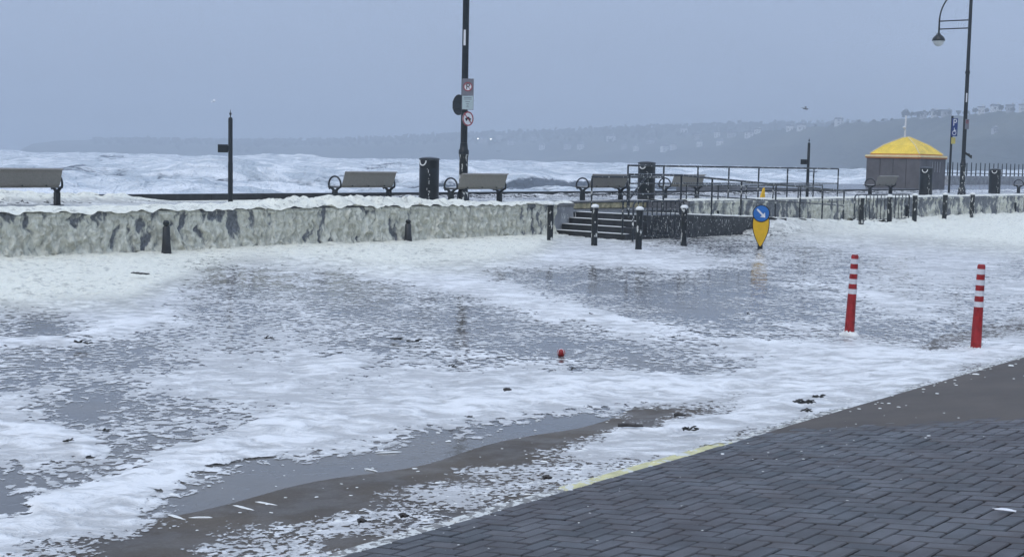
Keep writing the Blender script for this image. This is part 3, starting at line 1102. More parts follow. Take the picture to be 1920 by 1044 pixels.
HOUSES = [(1000, 263, 'A'), (1015, 277, 'A'), (1068, 283, 'A'), (1088, 276, 'A'), (1145, 264, 'A'), (1172, 281, 'A'), (1195, 283, 'A'),
          (1220, 270, 'A'), (1244, 283, 'A'), (1262, 281, 'A'), (1284, 250, 'A'), (1306, 262, 'A'), (1310, 275, 'A'), (1345, 258, 'A'), (1352, 272, 'A'),
          (1372, 257, 'A'), (1405, 259, 'A'), (1420, 250, 'A'), (940, 262, 'A'), (905, 268, 'A'), (960, 272, 'A'), (1480, 246, 'A'), (1503, 244, 'A'),
          (1735, 219, 'B'), (1752, 217, 'B'), (1772, 217, 'B'), (1842, 212, 'B'), (1868, 209, 'B'), (1893, 207, 'B'), (1912, 206, 'B'),
          (1862, 250, 'B'), (1575, 235, 'B')]
order = ['leftmost', 'second', 'third', 'fourth', 'fifth', 'sixth', 'seventh', 'eighth', 'ninth', 'tenth', 'eleventh', 'twelfth',
         'thirteenth', 'fourteenth', 'fifteenth', 'sixteenth', 'seventeenth', 'eighteenth', 'nineteenth', 'twentieth', 'twenty-first',
         'twenty-second', 'twenty-third', 'twenty-fourth']
for key, lab in (('A', 'pale house on the hazy far hillside, {} from the left'), ('B', 'pale house along the darker right headland, {} from the left')):
    hs = sorted(h for h in HOUSES if h[2] == key)
    for i, (hx, hy, _) in enumerate(hs):
        near_b = key == 'B' or hy > np.interp(hx, NXT, NYT) + 1.5
        p = hill_point(hillB if near_b else hillA, hx, hy)
        sc = p[1] / 2500
        w = rnd.uniform(9, 17) * sc * 1.0
        house(p, w, w * 0.6, rnd.uniform(5, 7.5) * (sc ** 0.5), rnd.uniform(-0.5, 0.5), M['house_white'] if rnd.random() < 0.75 else M['house_grey'],
              lab.format(order[i]), key == 'B')

# two lit floodlights across the bay
for i, (lx, ly) in enumerate(((897, 275), (921, 274))):
    p = hill_point(hillA, lx, ly)
    r = empty('floodlight', p)
    tag(r, ['left of two lit floodlights on the far hazy shore', 'right of two lit floodlights on the far hazy shore'][i], 'light', 'floodlights across the bay')
    MB().tube([(0, 0, -1), (0, 0, 7)], 0.15, 6).build('mast', M['metal'], r)
    MB().box((0, 0, 7.6), (2.2, 0.5, 1.4), 0, 0.1).build('lamp_head', M['metal'], r)
    MB().box((0, -0.30, 7.6), (1.8, 0.08, 1.0)).build('lens', M['lit'], r)


# trees along the headland crests: leafy crowns of small faces on trunks
def tree_mesh(seed, n=420):
    g = random.Random(seed)
    mb = MB()
    blobs = [(g.uniform(-.45, .45), g.uniform(-.45, .45), g.uniform(0.35, 0.95), g.uniform(0.16, 0.34)) for _ in range(9)]
    for _ in range(n):
        b = g.choice(blobs)
        d = Vector((g.gauss(0, 1), g.gauss(0, 1), g.gauss(0, 1))).normalized() * b[3] * g.uniform(0.6, 1.05)
        c = Vector(b[:3]) + d
        a = Vector((g.gauss(0, 1), g.gauss(0, 1), g.gauss(0, 1))).normalized(); e = a.orthogonal().normalized()
        q = g.uniform(0.05, 0.11)
        k = len(mb.v)
        mb.v += [tuple(c + a * q), tuple(c + e * q), tuple(c - a * q), tuple(c - e * q)]
        mb.f.append((k, k + 1, k + 2, k + 3))
    return mb


crowns = []
for sd_ in range(3):
    r = tree_mesh(sd_).build('crown', M['tree'])
    crowns.append(r.data); bpy.data.objects.remove(r)
tk = MB().tube([(0, 0, -0.15), (0.01, 0, 0.3), (-0.01, 0.02, 0.6)], [0.05, 0.04, 0.015], 6)
tk.tube([(0, 0, .3), (.12, .05, .55)], [.025, .01], 5); tk.tube([(0, 0, .25), (-.13, -.03, .5)], [.025, .01], 5)
tko = tk.build('trunk', M['bark']); trunk_me = tko.data; bpy.data.objects.remove(tko)
TREES = [(1697, 221, 24), (1708, 221, 14), (1722, 220, 16), (1731, 219, 19), (1745, 218, 20), (1757, 217, 19), (1765, 217, 16), (1782, 216, 12), (1795, 215, 13), (1808, 214, 15),
         (1826, 214, 14), (1838, 213, 15), (1850, 212, 13), (1878, 210, 15), (1888, 209, 12), (1903, 208, 13), (1655, 228, 9), (1640, 229, 8), (1610, 231, 8), (1590, 232, 7),
         (1560, 236, 9), (1530, 239, 8), (1505, 241, 8), (1670, 227, 8)]
for i, (tx_, ty_, hpx) in enumerate(sorted(TREES)):
    p = hill_point(hillB, tx_, ty_)
    r = empty('tree', (p[0], p[1], p[2] - 0.4), rnd.uniform(0, 6))
    hh_ = hpx * 0.72 * p[1] / 2500
    r.scale = (hh_ * 0.85, hh_ * 0.85, hh_)
    tag(r, 'dark tree on the right headland skyline, ' + order[i] + ' from the left', 'tree', 'trees on the headland skyline')
    for nm, me in (('trunk', trunk_me), ('crown', crowns[i % 3])):
        c = bpy.data.objects.new(nm, me); COL.objects.link(c); c.parent = r
mb = MB()
g = random.Random(5)
Xh, Yh, Zh = hillA
for _ in range(2600):
    i, j = g.randrange(20, 240), min(25, int(abs(g.gauss(0, 9)) * 1) + 0)
    j = 25 - j if g.random() < .8 else g.randrange(5, 25)
    c = Vector((Xh[j, i] + g.uniform(-8, 8), Yh[j, i], Zh[j, i] + g.uniform(0.5, 3.5)))
    for _k in range(2):
        a = Vector((g.gauss(0, 1), g.gauss(0, 1), g.gauss(0, 1))).normalized(); e = a.orthogonal().normalized()
        q = g.uniform(1.5, 4.2); k = len(mb.v)
        mb.v += [tuple(c + a * q), tuple(c + e * q), tuple(c - a * q), tuple(c - e * q)]
        mb.f.append((k, k + 1, k + 2, k + 3))
o = mb.build('hillside_scrub', M['tree'])
tag(o, 'distant scrub and hedges along the hazy far hills', 'scrub', kind='stuff')

# ------------------------------------------------------------------ street furniture
def disc(r, n=28, cx=0, cz=0):
    return [(cx + r * math.cos(2 * math.pi * i / n), cz + r * math.sin(2 * math.pi * i / n)) for i in range(n)]


def plate(mb, poly, back, front):
    """flat board in the local x-z plane, facing -y"""
    return mb.prism(poly, lambda a, b, t: (a, t, b), back, front)


def annulus(mb, r0, r1, back, front, n=28, cz=0.0, cx=0.0):
    k = len(mb.v)
    for r, t in ((r0, back), (r1, back), (r1, front), (r0, front)):
        for i in range(n):
            a = 2 * math.pi * i / n
            mb.v.append((cx + r * math.cos(a), t, cz + r * math.sin(a)))
    for q in range(4):
        for i in range(n):
            j = (i + 1) % n
            mb.f.append((k + q * n + i, k + q * n + j, k + ((q + 1) % 4) * n + j, k + ((q + 1) % 4) * n + i))
    return mb


def bar(mb, a, b, w, back, front):
    dx, dz = b[0] - a[0], b[1] - a[1]
    l = math.hypot(dx, dz); ux, uz = dx / l, dz / l
    px_, pz_ = -uz * w / 2, ux * w / 2
    return plate(mb, [(a[0] - px_, a[1] - pz_), (b[0] - px_, b[1] - pz_), (b[0] + px_, b[1] + pz_), (a[0] + px_, a[1] + pz_)], back, front)


def text_part(txt, size, x, z, y, mat, parent, name='lettering'):
    cu = bpy.data.curves.new(name, 'FONT')
    cu.body, cu.size, cu.extrude = txt, size, 0.002
    cu.align_x, cu.align_y = 'CENTER', 'CENTER'
    ob = bpy.data.objects.new(name, cu)
    me = bpy.data.meshes.new_from_object(ob)
    bpy.data.objects.remove(ob); bpy.data.curves.remove(cu)
    me.materials.clear(); me.materials.append(mat)
    o = bpy.data.objects.new(name, me)
    COL.objects.link(o)
    o.parent = parent
    o.location = (x, y, z)
    o.rotation_euler = (math.pi / 2, 0, 0)
    return o


# benches: curved steel seat and back on two pedestals with ring arms, facing the sea
def make_bench():
    r = empty('bench')
    L = 1.75
    prof = [(0.48, 0.41), (0.42, 0.435), (0.25, 0.42), (0.08, 0.405), (-0.02, 0.42), (-0.08, 0.47), (-0.12, 0.56), (-0.17, 0.70), (-0.20, 0.79), (-0.235, 0.815), (-0.265, 0.80)]
    def sheet(p0, p1, name):
        pts = prof[p0:p1]
        mb = MB(); k = 0
        for y, z in pts:
            for x in (-L / 2, L / 2):
                mb.v.append((x, y, z))
        for y, z in pts:
            for x in (-L / 2, L / 2):
                mb.v.append((x, y - 0.012, z - 0.016))
        n = len(pts); q = 2 * n
        for i in range(n - 1):
            a = 2 * i
            mb.f.append((a, a + 2, a + 3, a + 1)); mb.f.append((q + a, q + a + 1, q + a + 3, q + a + 2))
            mb.f.append((a, q + a, q + a + 2, a + 2)); mb.f.append((a + 1, a + 3, q + a + 3, q + a + 1))
        mb.f.append((0, 1, q + 1, q)); e = 2 * n - 2
        mb.f.append((e, q + e, q + e + 1, e + 1))
        return mb.build(name, M['bench'], r, smooth=50)
    sheet(0, 6, 'seat'); bk = sheet(5, 11, 'backrest')
    for x in (-0.55, 0.0, 0.55):
        MB().tube([(x, -0.135, 0.44), (x, -0.105, 0.44)], 0.016, 8).build('bolt', M['metal'], bk)
    for sgn in (-1, 1):
        x = sgn * (L / 2 + 0.05)
        mb = MB().box((x, 0.12, 0.15), (0.10, 0.15, 0.30), 0, 0.015).box((x, 0.12, 0.012), (0.2, 0.26, 0.024), 0, 0.006)
        mb.tube([(x, 0.12, 0.28), (x, 0.02, 0.36), (x, -0.10, 0.42)], [0.05, 0.035, 0.025], 8)
        mb.tube([(x, 0.12, 0.28), (x, 0.22, 0.36), (x, 0.36, 0.42)], [0.05, 0.035, 0.025], 8)
        ped = mb.build('pedestal', M['metal'], r, smooth=40)
        pts = [(x, 0.13 + 0.235 * math.cos(a), 0.47 + 0.21 * math.sin(a)) for a in [math.radians(k) for k in range(-35, 216, 14)]]
        mb = MB().tube(pts, 0.024, 8)
        mb.tube([(x, -0.08, 0.40), (x, 0.34, 0.40)], 0.018, 8)
        mb.build('arm_ring', M['metal'], r, smooth=60)
    return r


bench0 = make_bench()

def place_bench(i, loc, label):
    o = bench0 if i == 0 else copy_tree(bench0)
    o.location = (float(loc[0]), float(loc[1]), PZ)
    o.rotation_euler = (0, 0, ROT)
    tag(o, label, 'bench', 'steel benches along the promenade')
    return o


def bench_at(px, py, end):
    """centre of a bench whose pedestal (end -1 near, +1 far) stands at this pixel"""
    p = atz(px, py, PZ)
    return p[0] - end * TX * 0.92, p[1] - end * TY * 0.92


for i, (px_, py_, e, lab) in enumerate([
        (112, 386, 1, 'steel bench cut by the left edge of the picture, nearest of all benches'),
        (634, 381, -1, 'steel bench half buried in heaped foam left of the first litter bin'),
        (942, 382, 1, 'steel bench just right of the tall central lamp post'),
        (1098, 377, -1, 'steel bench partly behind the left end of the railings'),
        (1252, 373, -1, 'steel bench seen through the railings right of a bin'),
        (1636, 366, -1, 'bench in front of the yellow-roofed hut'),
        (1914, 363, -1, 'bench cut off by the right edge of the picture')]):
    place_bench(i, bench_at(px_, py_, e), lab)


# litter bins
def make_bin():
    r = empty('litter_bin')
    R0 = 0.275
    MB().lathe([(0.26, 0), (R0, 0.03), (R0, 0.90), (R0 - 0.006, 0.92), (R0, 0.94), (R0, 1.12), (0.255, 1.135)], seg=28).build('body', M['metal'], r, smooth=40)
    MB().lathe([(0.285, 1.137), (0.292, 1.15), (0.285, 1.175), (0.20, 1.205), (0.02, 1.22)], seg=28).build('lid', M['metal'], r, smooth=40)
    MB().lathe([(R0 + 0.001, 0.06), (R0 + 0.006, 0.07), (R0 + 0.006, 0.10), (R0 + 0.001, 0.11)], seg=28).build('band', M['metal'], r, smooth=60)
    mo = MB(); k = 9                                   # half-moon opening wrapped on the drum
    ring = []
    for i in range(k):
        a = math.pi + math.pi * i / (k - 1)
        ring.append((0.105 * math.cos(a), 1.115 + 0.125 * math.sin(a)))
    mid = math.radians(-128)
    def wrap(w_, z_, rad):
        an = mid + w_ / R0
        return (rad * math.cos(an), rad * math.sin(an), z_)
    mo.v = [wrap(a, b, R0 + 0.004) for a, b in ring] + [wrap(0, 1.112, R0 + 0.004)]
    mo.f = [(i, i + 1, k) for i in range(k - 1)]
    op = mo.build('opening', M['ink'], r)
    MB().tube([wrap(a * 1.06, 1.115 + (b - 1.115) * 1.06, R0 + 0.008) for a, b in ring], 0.018, 6).build('foam_rim', M['white'], op)
    mo = MB()
    g_ = random.Random(3)
    for _ in range(14):
        z_ = g_.uniform(0.05, 1.0); w_ = 0.17 + g_.uniform(-0.03, 0.05)
        c = wrap(w_, z_, R0 + 0.004)
        mo.box(c, (0.012, 0.012, g_.uniform(0.02, 0.07)), mid + w_ / R0, 0.006)
    tag(mo.build('foam_spatter', M['white'], r), kind='stuff')
    return r


bin0 = make_bin()
for i, (px_, py_, lab) in enumerate([
        (804, 377, 'black round litter bin just left of the central lamp post'),
        (1211, 375, 'black round litter bin standing behind the stair railings'),
        (1735, 367, 'black round litter bin in front of the yellow-roofed hut'),
        (1864, 363, 'black round litter bin right of the right-hand lamp post')]):
    o = bin0 if i == 0 else copy_tree(bin0)
    p = atz(px_, py_, PZ)
    o.location = (p[0], p[1], PZ); o.rotation_euler = (0, 0, 0.06 * i)
    tag(o, lab, 'litter bin', 'litter bins on the promenade')


# lamp posts
def make_lamp():
    r = empty('lamp_post')
    MB().lathe([(0.185, 0), (0.185, 0.10), (0.165, 0.13), (0.16, 0.30), (0.13, 0.34), (0.118, 0.40), (0.112, 1.22), (0.125, 1.25), (0.125, 1.30)], seg=16).build('base', M['metal_flecked'], r, smooth=35)
    MB().lathe([(0.135, 1.302), (0.135, 1.40), (0.11, 1.44), (0.098, 1.55), (0.092, 1.60)], seg=16).build('collar', M['metal'], r, smooth=35)
    MB().lathe([(0.090, 1.602), (0.085, 5.35)], seg=14).build('lower_shaft', M['metal'], r, smooth=50)
    MB().lathe([(0.105, 5.352), (0.112, 5.38), (0.105, 5.41), (0.112, 5.44), (0.105, 5.47)], seg=14).build('ring_moulding', M['metal'], r, smooth=60)
    MB().lathe([(0.080, 5.472), (0.07, 9.25), (0.03, 9.40)], seg=14).build('upper_shaft', M['metal'], r, smooth=50)
    L = 1.42                                          # the arm reaches out over local +y
    pts = [(0, L - L * (1 - math.cos(a)) , 0) for a in (0,)]
    arc = []
    for k in range(13):
        a = math.pi * 0.5 * k / 12
        arc.append((0, L - L * (1 - math.cos(a)) * 1.0, 7.75 + 1.45 * math.sin(a)))
    MB().tube([(0, L, 7.15), (0, L, 7.75)] + arc[1:], [0.045, 0.04] + [0.034] * 12, 8).build('arm', M['metal'], r, smooth=60)
    for z_ in (7.35, 7.70):
        MB().tube([(0, 0.06, z_), (0, L, z_ + 0.02)], 0.028, 8).build('cross_bar', M['metal'], r, smooth=60)
    c = (0, L, 6.85)
    lan = MB().lathe([(0.285, 0), (0.29, 0.02), (0.26, 0.12), (0.18, 0.22), (0.07, 0.28), (0.05, 0.33)], c, 18).build('lantern_cap', M['metal'], r, smooth=50)
    MB().lathe([(0.02, -0.24), (0.10, -0.225), (0.19, -0.15), (0.245, -0.05), (0.25, -0.003)], c, 18).build('globe', M['glass'], lan, smooth=70)
    hoop = [(0.345 * math.cos(a), c[1], c[2] + 0.02 + 0.34 * math.sin(a)) for a in [math.pi * k / 12 for k in range(13)]]
    MB().tube(hoop, 0.014, 6).build('hoop', M['metal'], lan, smooth=60)
    MB().box((-0.02, -0.09, 4.30), (0.055, 0.02, 0.40), 0, 0.004).build('label_strip', M['sign_white'], r)
    return r


lamp0 = make_lamp()
lampC = atz(868, 383, PZ); lampR = atz(1803, 366, PZ)
lamp0.location = (lampC[0], lampC[1], PZ); lamp0.rotation_euler = (0, 0, ROT)
tag(lamp0, 'tall dark lamp post in the middle carrying parking signs', 'lamp post', 'promenade lamp posts')
lamp1 = copy_tree(lamp0)
lamp1.location = (lampR[0], lampR[1], PZ)
tag(lamp1, 'dark lamp post with globe lantern arm at the upper right', 'lamp post', 'promenade lamp posts')
for ob, rz in ((lamp0, ROT), (lamp1, ROT)):
    for ch in ob.children:
        if ch.name.startswith('label_strip'):
            ch.rotation_euler = (0, 0, -rz)


# signs on the central lamp post
def on_post(lamp, px, py, dy):
    return atD(px, py, lamp[1] + dy)


p = on_post(lampC, 877, 177, -0.13)
r = empty('parking_sign', p, 0.10)
tag(r, 'grey no-parking sign with pale text plate on the central lamp post', 'sign', 'signs on the central lamp post')
w2 = 0.152
plate(MB(), [(-w2, -0.03), (w2, -0.03), (w2, 0.40), (-w2, 0.40)], 0.0, -0.012).build('upper_plate', M['sign_grey'], r)
lp = plate(MB(), [(-w2, -0.40), (w2, -0.40), (w2, -0.034), (-w2, -0.034)], 0.0, -0.012).build('text_plate', M['sign_grey'], r)
plate(MB(), [(-w2 + .012, -0.388), (w2 - .012, -0.388), (w2 - .012, -0.046), (-w2 + .012, -0.046)], -0.0125, -0.015).build('text_panel', simple_mat('pale_green_sign_face', (0.42, 0.50, 0.50), 0.45, 0.06), lp)
mb = MB()
for zz, hw in ((-0.09, 0.10), (-0.13, 0.105), (-0.19, 0.06), (-0.25, 0.035), (-0.29, 0.02), (-0.33, 0.03)):
    plate(mb, [(-hw, zz - 0.008), (hw, zz - 0.008), (hw, zz + 0.008), (-hw, zz + 0.008)], -0.0155, -0.017)
mb.build('text_lines', M['sign_grey'], lp)
plate(MB(), disc(0.113, 28, 0, 0.19), -0.0125, -0.015).build('disc_face', M['sign_white'], r)
annulus(MB(), 0.092, 0.118, -0.0155, -0.018, 28, 0.19).build('red_ring', M['sign_red'], r)
text_part('P', 0.22, 0.0, 0.19, -0.0205, M['ink'], r)
bar(MB(), (-0.075, 0.255), (0.075, 0.125), 0.014, -0.0152, -0.0165).build('slash', M['sign_red'], r)
MB().box((-0.02, 0.04, 0.2), (0.06, 0.07, 0.04)).box((-0.02, 0.04, -0.25), (0.06, 0.07, 0.04)).build('bracket', M['metal'], r)

p = on_post(lampC, 861, 197, 0.10)
r = empty('round_sign', p, 2.25)
tag(r, 'dark back of a round sign facing away, left of the parking plate', 'sign', 'signs on the central lamp post')
plate(MB(), disc(0.27), 0.0, -0.01).build('disc', M['sign_white'], r)
plate(MB(), disc(0.268), 0.022, 0.002).build('back_face', M['metal'], r)
MB().box((0, 0.045, 0.08), (0.42, 0.04, 0.03)).box((0, 0.045, -0.08), (0.42, 0.04, 0.03)).build('bracket', M['metal'], r)

p = on_post(lampC, 877, 223, -0.16)
r = empty('vehicle_ban_sign', p, 0.75)
tag(r, 'small round white sign with red ring banning vehicles, below parking plate', 'sign', 'signs on the central lamp post')
plate(MB(), disc(0.185), 0.0, -0.01).build('disc_face', M['sign_white'], r)
annulus(MB(), 0.155, 0.188, -0.0105, -0.014).build('red_ring', M['sign_red'], r)
mb = MB()
plate(mb, [(-0.10, -0.02), (0.10, -0.02), (0.10, 0.01), (0.06, 0.015), (0.035, 0.05), (-0.04, 0.05), (-0.065, 0.012), (-0.10, 0.008)], -0.0105, -0.0125)
for cx_ in (-0.055, 0.055):
    plate(mb, disc(0.028, 12, cx_, -0.03), -0.0126, -0.0135)
mb.build('vehicle_symbol', M['ink'], r)
bar(MB(), (-0.11, 0.11), (0.11, -0.11), 0.026, -0.0145, -0.016).build('slash', M['sign_red'], r)
MB().box((-0.08, 0.03, 0), (0.1, 0.05, 0.04)).build('bracket', M['metal'], r)

# small plate and rag on the right lamp post
p = on_post(lampR, 1813, 233, -0.1)
r = empty('small_sign', p, 0.5)
tag(r, 'small grey parking plate on the right-hand lamp post', 'sign')
plate(MB(), [(-.12, -.22), (.12, -.22), (.12, .22), (-.12, .22)], 0, -.012).build('plate', M['sign_grey'], r)
annulus(MB(), .05, .08, -.0125, -.015, 20, .1).build('red_ring', M['sign_red'], r)
text_part('P', 0.13, 0, .1, -.016, M['ink'], r)
p = on_post(lampR, 1810, 290, -0.02)
r = empty('rag', p, 0)
tag(r, 'dark rag blown against the right-hand lamp post', 'rag')
mb = MB()
for k in range(8):
    x_ = k * 0.045
    mb.v += [(x_ - .05, -0.12 + 0.03 * math.sin(k * 1.3), 0.12 - k * 0.022 + 0.02 * math.sin(k * 2)), (x_ - .05, -0.10 + 0.03 * math.cos(k), 0.02 - k * 0.030)]
mb.f = [(2 * k, 2 * k + 1, 2 * k + 3, 2 * k + 2) for k in range(7)]
o = mb.build('cloth', M['seaweed'], r)
sol = o.modifiers.new('thickness', 'SOLIDIFY'); sol.thickness = 0.012

# blue parking sign on its own pole
pb = atz(1779, 362, PZ)
r = empty('disabled_parking_sign', (pb[0], pb[1], PZ), 0.35)
tag(r, 'dark pole with narrow blue disabled parking sign beside the hut', 'sign')
sc_ = pb[1] / 2500
MB().tube([(0, 0, 0), (0, 0, 143 * sc_)], 0.055, 10).build('pole', M['metal'], r, smooth=50)
zc = (361 - 239) * sc_
pw, phh = 0.17, 16.5 * sc_
plate(MB(), [(-pw + .10, zc - phh), (pw + .10, zc - phh), (pw + .10, zc + phh), (-pw + .10, zc + phh)], -0.06, -0.075).build('blue_plate', M['navy'], r)
text_part('P', 0.46, 0.10, zc + phh * 0.5, -0.078, M['sign_white'], r)
mb = MB()
annulus(mb, 0.085, 0.115, -0.0755, -0.079, 18, zc - phh * 0.62, 0.09)
bar(mb, (0.08, zc - phh * .05), (0.08, zc - phh * .52), 0.035, -0.0795, -0.081)
bar(mb, (0.09, zc - phh * .33), (0.19, zc - phh * .33), 0.03, -0.0815, -0.083)
mb.build('wheelchair_symbol', M['sign_white'], r)
plate(MB(), [(-.06, zc - phh - .36), (.18, zc - phh - .36), (.18, zc - phh - .06), (-.06, zc - phh - .06)], -0.06, -0.072).build('yellow_plate', simple_mat('faded_yellow_plate', (.5, .42, .12), .5), r)

# finger posts on the promenade
for px_, py_, lab, i in ((432, 389, 'slim black finger post with small side plate, left of centre', 0),
                         (1513, 372, 'slim black finger post rising behind the railings in front of the sea', 1)):
    p = atz(px_, py_, PZ)
    if i == 0:
        fp = empty('finger_post')
        MB().lathe([(0.055, 0), (0.055, 1.0), (0.05, 1.02), (0.05, 1.97), (0.035, 2.0)], seg=12).build('pole', M['metal'], fp, smooth=40)
        MB().lathe([(0.012, 2.0), (0.012, 2.05), (0.028, 2.07), (0.028, 2.09), (0.008, 2.12), (0.006, 2.17)], seg=10).build('finial', M['rail'], fp, smooth=40)
        pl = plate(MB(), [(-0.28, 1.22), (-0.055, 1.22), (-0.055, 1.40), (-0.28, 1.40)], 0.012, -0.012).build('finger_plate', M['metal'], fp)
        MB().box((-0.05, 0, 1.31), (0.03, 0.06, 0.12)).build('clamp', M['metal'], fp)
        r = fp
    else:
        r = copy_tree(fp)
    r.location = (p[0], p[1], PZ)
    tag(r, lab, 'post', 'finger posts')

# short dark stubs standing against the walls
for i, (px_, n_, hgt, lab) in enumerate(((312, -22.50, 0.68, 'short dark wet post against the foam-coated wall, left one'),
                                         (765, -22.70, 0.55, 'short dark wet post against the foam-coated wall, right one'))):
    p = atn(px_, n_, 0)
    r = empty('stub_post', p, 0.4 * i)
    tag(r, lab, 'post', 'stub posts by the wall')
    MB().lathe([(0.105, -0.1), (0.10, 0.06), (0.082, hgt * .35), (0.072, hgt * 0.8), (0.045, hgt * .84)], seg=12).build('shaft', M['dark_stone'], r, smooth=50)
    MB().lathe([(0.035, hgt * .842), (0.06, hgt * .87), (0.065, hgt * .93), (0.045, hgt * .99), (0.01, hgt)], seg=12).build('knob', M['metal'], r, smooth=60)
for i, px_ in enumerate((1345, 1700, 1903)):
    p = atn(px_, -22.93, 0)
    r = empty('drain_pipe', p, ROT)
    tag(r, ['short dark drain pipe on the low wall, seen through the ramp railings', 'short dark drain pipe on the low wall below the hut',
            'short dark drain pipe on the low wall at the far right'][i], 'pipe', 'drain pipes on the low wall')
    MB().tube([(0, 0, -0.05), (0, 0, 0.55)], 0.05, 10).build('pipe', M['metal'], r, smooth=50)
    MB().box((0, -0.01, 0.3), (0.16, 0.03, 0.04)).build('bracket', M['metal'], r)

# bollards
bo = empty('bollard')
MB().lathe([(0.08, -0.1), (0.08, 0.02), (0.075, 0.05), (0.075, 0.83), (0.082, 0.85), (0.082, 0.90), (0.06, 0.93)], seg=14).build('post', M['metal_flecked'], bo, smooth=40)
MB().lathe([(0.088, 0.905), (0.098, 0.925), (0.09, 0.95), (0.055, 0.975), (0.01, 0.985)], seg=12).build('foam_cap', M['white'], bo, smooth=60)
for i, (px_, py_, lab) in enumerate([
        (1031, 453, 'dark bollard standing before the end of the foam-coated wall'),
        (1114, 461, 'dark bollard in front of the middle of the steps'),
        (1197, 468, 'dark bollard at the left end of the barred guard rail'),
        (1282, 461, 'dark bollard at the right end of the barred guard rail'),
        (1614, 431, 'dark bollard at the left end of the far barred barrier'),
        (1667, 426, 'dark bollard in front of the middle of the far barred barrier'),
        (1714, 420, 'dark bollard just right of the far barred barrier'),
        (1770, 416, 'dark bollard second from the right in the row, below the blue sign pole'),
        (1822, 414, 'rightmost dark bollard of the row, right of the lamp post')]):
    o = bo if i == 0 else copy_tree(bo)
    p = atz(px_, py_, 0.0)
    o.location = p; o.rotation_euler = (rnd.uniform(-.012, .012), rnd.uniform(-.012, .012), i * 0.7)
    if i > 3: o.scale = (1.1, 1.1, 1.1)
    tag(o, lab, 'bollard', 'dark foam-topped bollards')

# keep-right traffic bollard: black-edged oval, yellow body, blue disc with arrow
p = atz(1425, 467, 0.0)
r = empty('traffic_bollard', p, -0.18)
tag(r, 'yellow oval traffic bollard with blue arrow disc standing in the flood', 'traffic bollard')


def oval(g):
    pts = []
    for k in range(40):
        a = 2 * math.pi * k / 40
        zz = math.sin(a)
        hw = 0.205 if zz > 0.2 else 0.205 * (1 - 0.62 * ((0.2 - zz) / 1.2) ** 2.0)
        pts.append((hw * math.cos(a) * (1 if zz < 0.2 else 1.0) * g[0], 0.545 + 0.50 * zz * g[1]))
    return pts


plate(MB(), oval((1, 1)), 0.06, -0.03).build('black_shell', M['ink'], r)
plate(MB(), oval((0.90, 0.955)), -0.031, -0.045).build('yellow_face', M['yellow_plastic'], r)
plate(MB(), disc(0.205, 32, 0, 0.84), -0.046, -0.052).build('black_disc', M['ink'], r)
bd = plate(MB(), disc(0.182, 32, 0, 0.84), -0.053, -0.059).build('blue_disc', M['blue_plastic'], r)
mb = MB()
bar(mb, (-0.10, 0.94), (0.045, 0.795), 0.042, -0.060, -0.063)
plate(mb, [(0.095, 0.745), (0.085, 0.865), (0.048, 0.825), (0.015, 0.792), (-0.025, 0.755)][::1], -0.0635, -0.0655)
mb.build('arrow', M['sign_white'], bd)
MB().box((0, 0.015, 0.03), (0.12, 0.10, 0.16), 0, 0.015).build('foot', M['metal'], r)

def foam_collar(parent, r0, seed, hgt=0.05):
    g_ = random.Random(seed)
    mb = MB(); n = 22
    for k_, (f_, z_) in enumerate(((2.2, -0.03), (1.75, 0.35), (1.25, 0.9), (1.0, 1.0))):
        for i_ in range(n):
            a_ = 2 * math.pi * i_ / n
            q_ = r0 * (1 + (f_ - 1) * (0.6 + 0.5 * math.sin(a_ * 2 + seed) + g_.uniform(-.25, .35)))
            mb.v.append((q_ * math.cos(a_), q_ * math.sin(a_), hgt * z_ * g_.uniform(.6, 1.3) if z_ > 0 else z_))
    for k_ in range(3):
        for i_ in range(n):
            j_ = (i_ + 1) % n
            mb.f.append((k_ * n + i_, k_ * n + j_, (k_ + 1) * n + j_, (k_ + 1) * n + i_))
    return mb.build('foam_collar', M['white'], parent, smooth=70)


# red flexible posts
for i, (px_, py_, lean, lab) in enumerate(((1592, 628, 0.030, 'red post with four white bands standing in the flood, left one'),
                                           (1829, 659, 0.016, 'red post with four white bands near the pavement, right one'))):
    p = atz(px_, py_, 0.0)
    r = empty('delineator_post', p); r.rotation_euler = (0.01, lean, 0.5 * i)
    tag(r, lab, 'post', 'red and white flexible posts')
    rad = lambda z_: 0.058 - 0.017 * z_
    def seg(z0, z1, mat, nm, lift=0.0, prof=None):
        MB().lathe(prof or [(rad(z0) + lift, z0), (rad(z1) + lift, z1)], seg=18).build(nm, mat, r, smooth=40)
    seg(-0.1, 0.952, M['red'], 'tube', prof=[(rad(0) + .004, -0.1), (rad(0), 0.03), (rad(.9), 0.9), (rad(.93), 0.935), (rad(.95) - .008, 0.952)])
    for k in range(4):
        z0 = 0.845 - k * 0.118
        seg(z0, z0 + 0.058, M['reflective'], 'white_band', 0.002)
    foam_collar(r, 0.058, 3 + i)

# ------------------------------------------------------------------ railings
def railing(name, label, pts, hgt, posts, mids=(0.5,), rad=0.024, group='dark railings by the ramp', mat=None):
    """pts: base polyline; posts: base points; one top rail, lower rails at given share"""
    mat = mat or M['rail']
    r = empty(name, pts[0])
    tag(r, label, 'railing', group)
    o0 = Vector(pts[0])
    L_ = lambda p, dz: tuple(Vector(p) - o0 + Vector((0, 0, dz)))
    MB().tube([L_(q, hgt) for q in pts], rad * 1.15, 8).build('top_rail', mat, r, smooth=60)
    for m_ in mids:
        MB().tube([L_(q, hgt * m_) for q in pts], rad * 0.8, 8).build('mid_rail', mat, r, smooth=60)
    for q in posts:
        MB().tube([L_(q, -0.04), L_(q, hgt - 0.02)], rad, 8).build('post', mat, r, smooth=60)
    return r


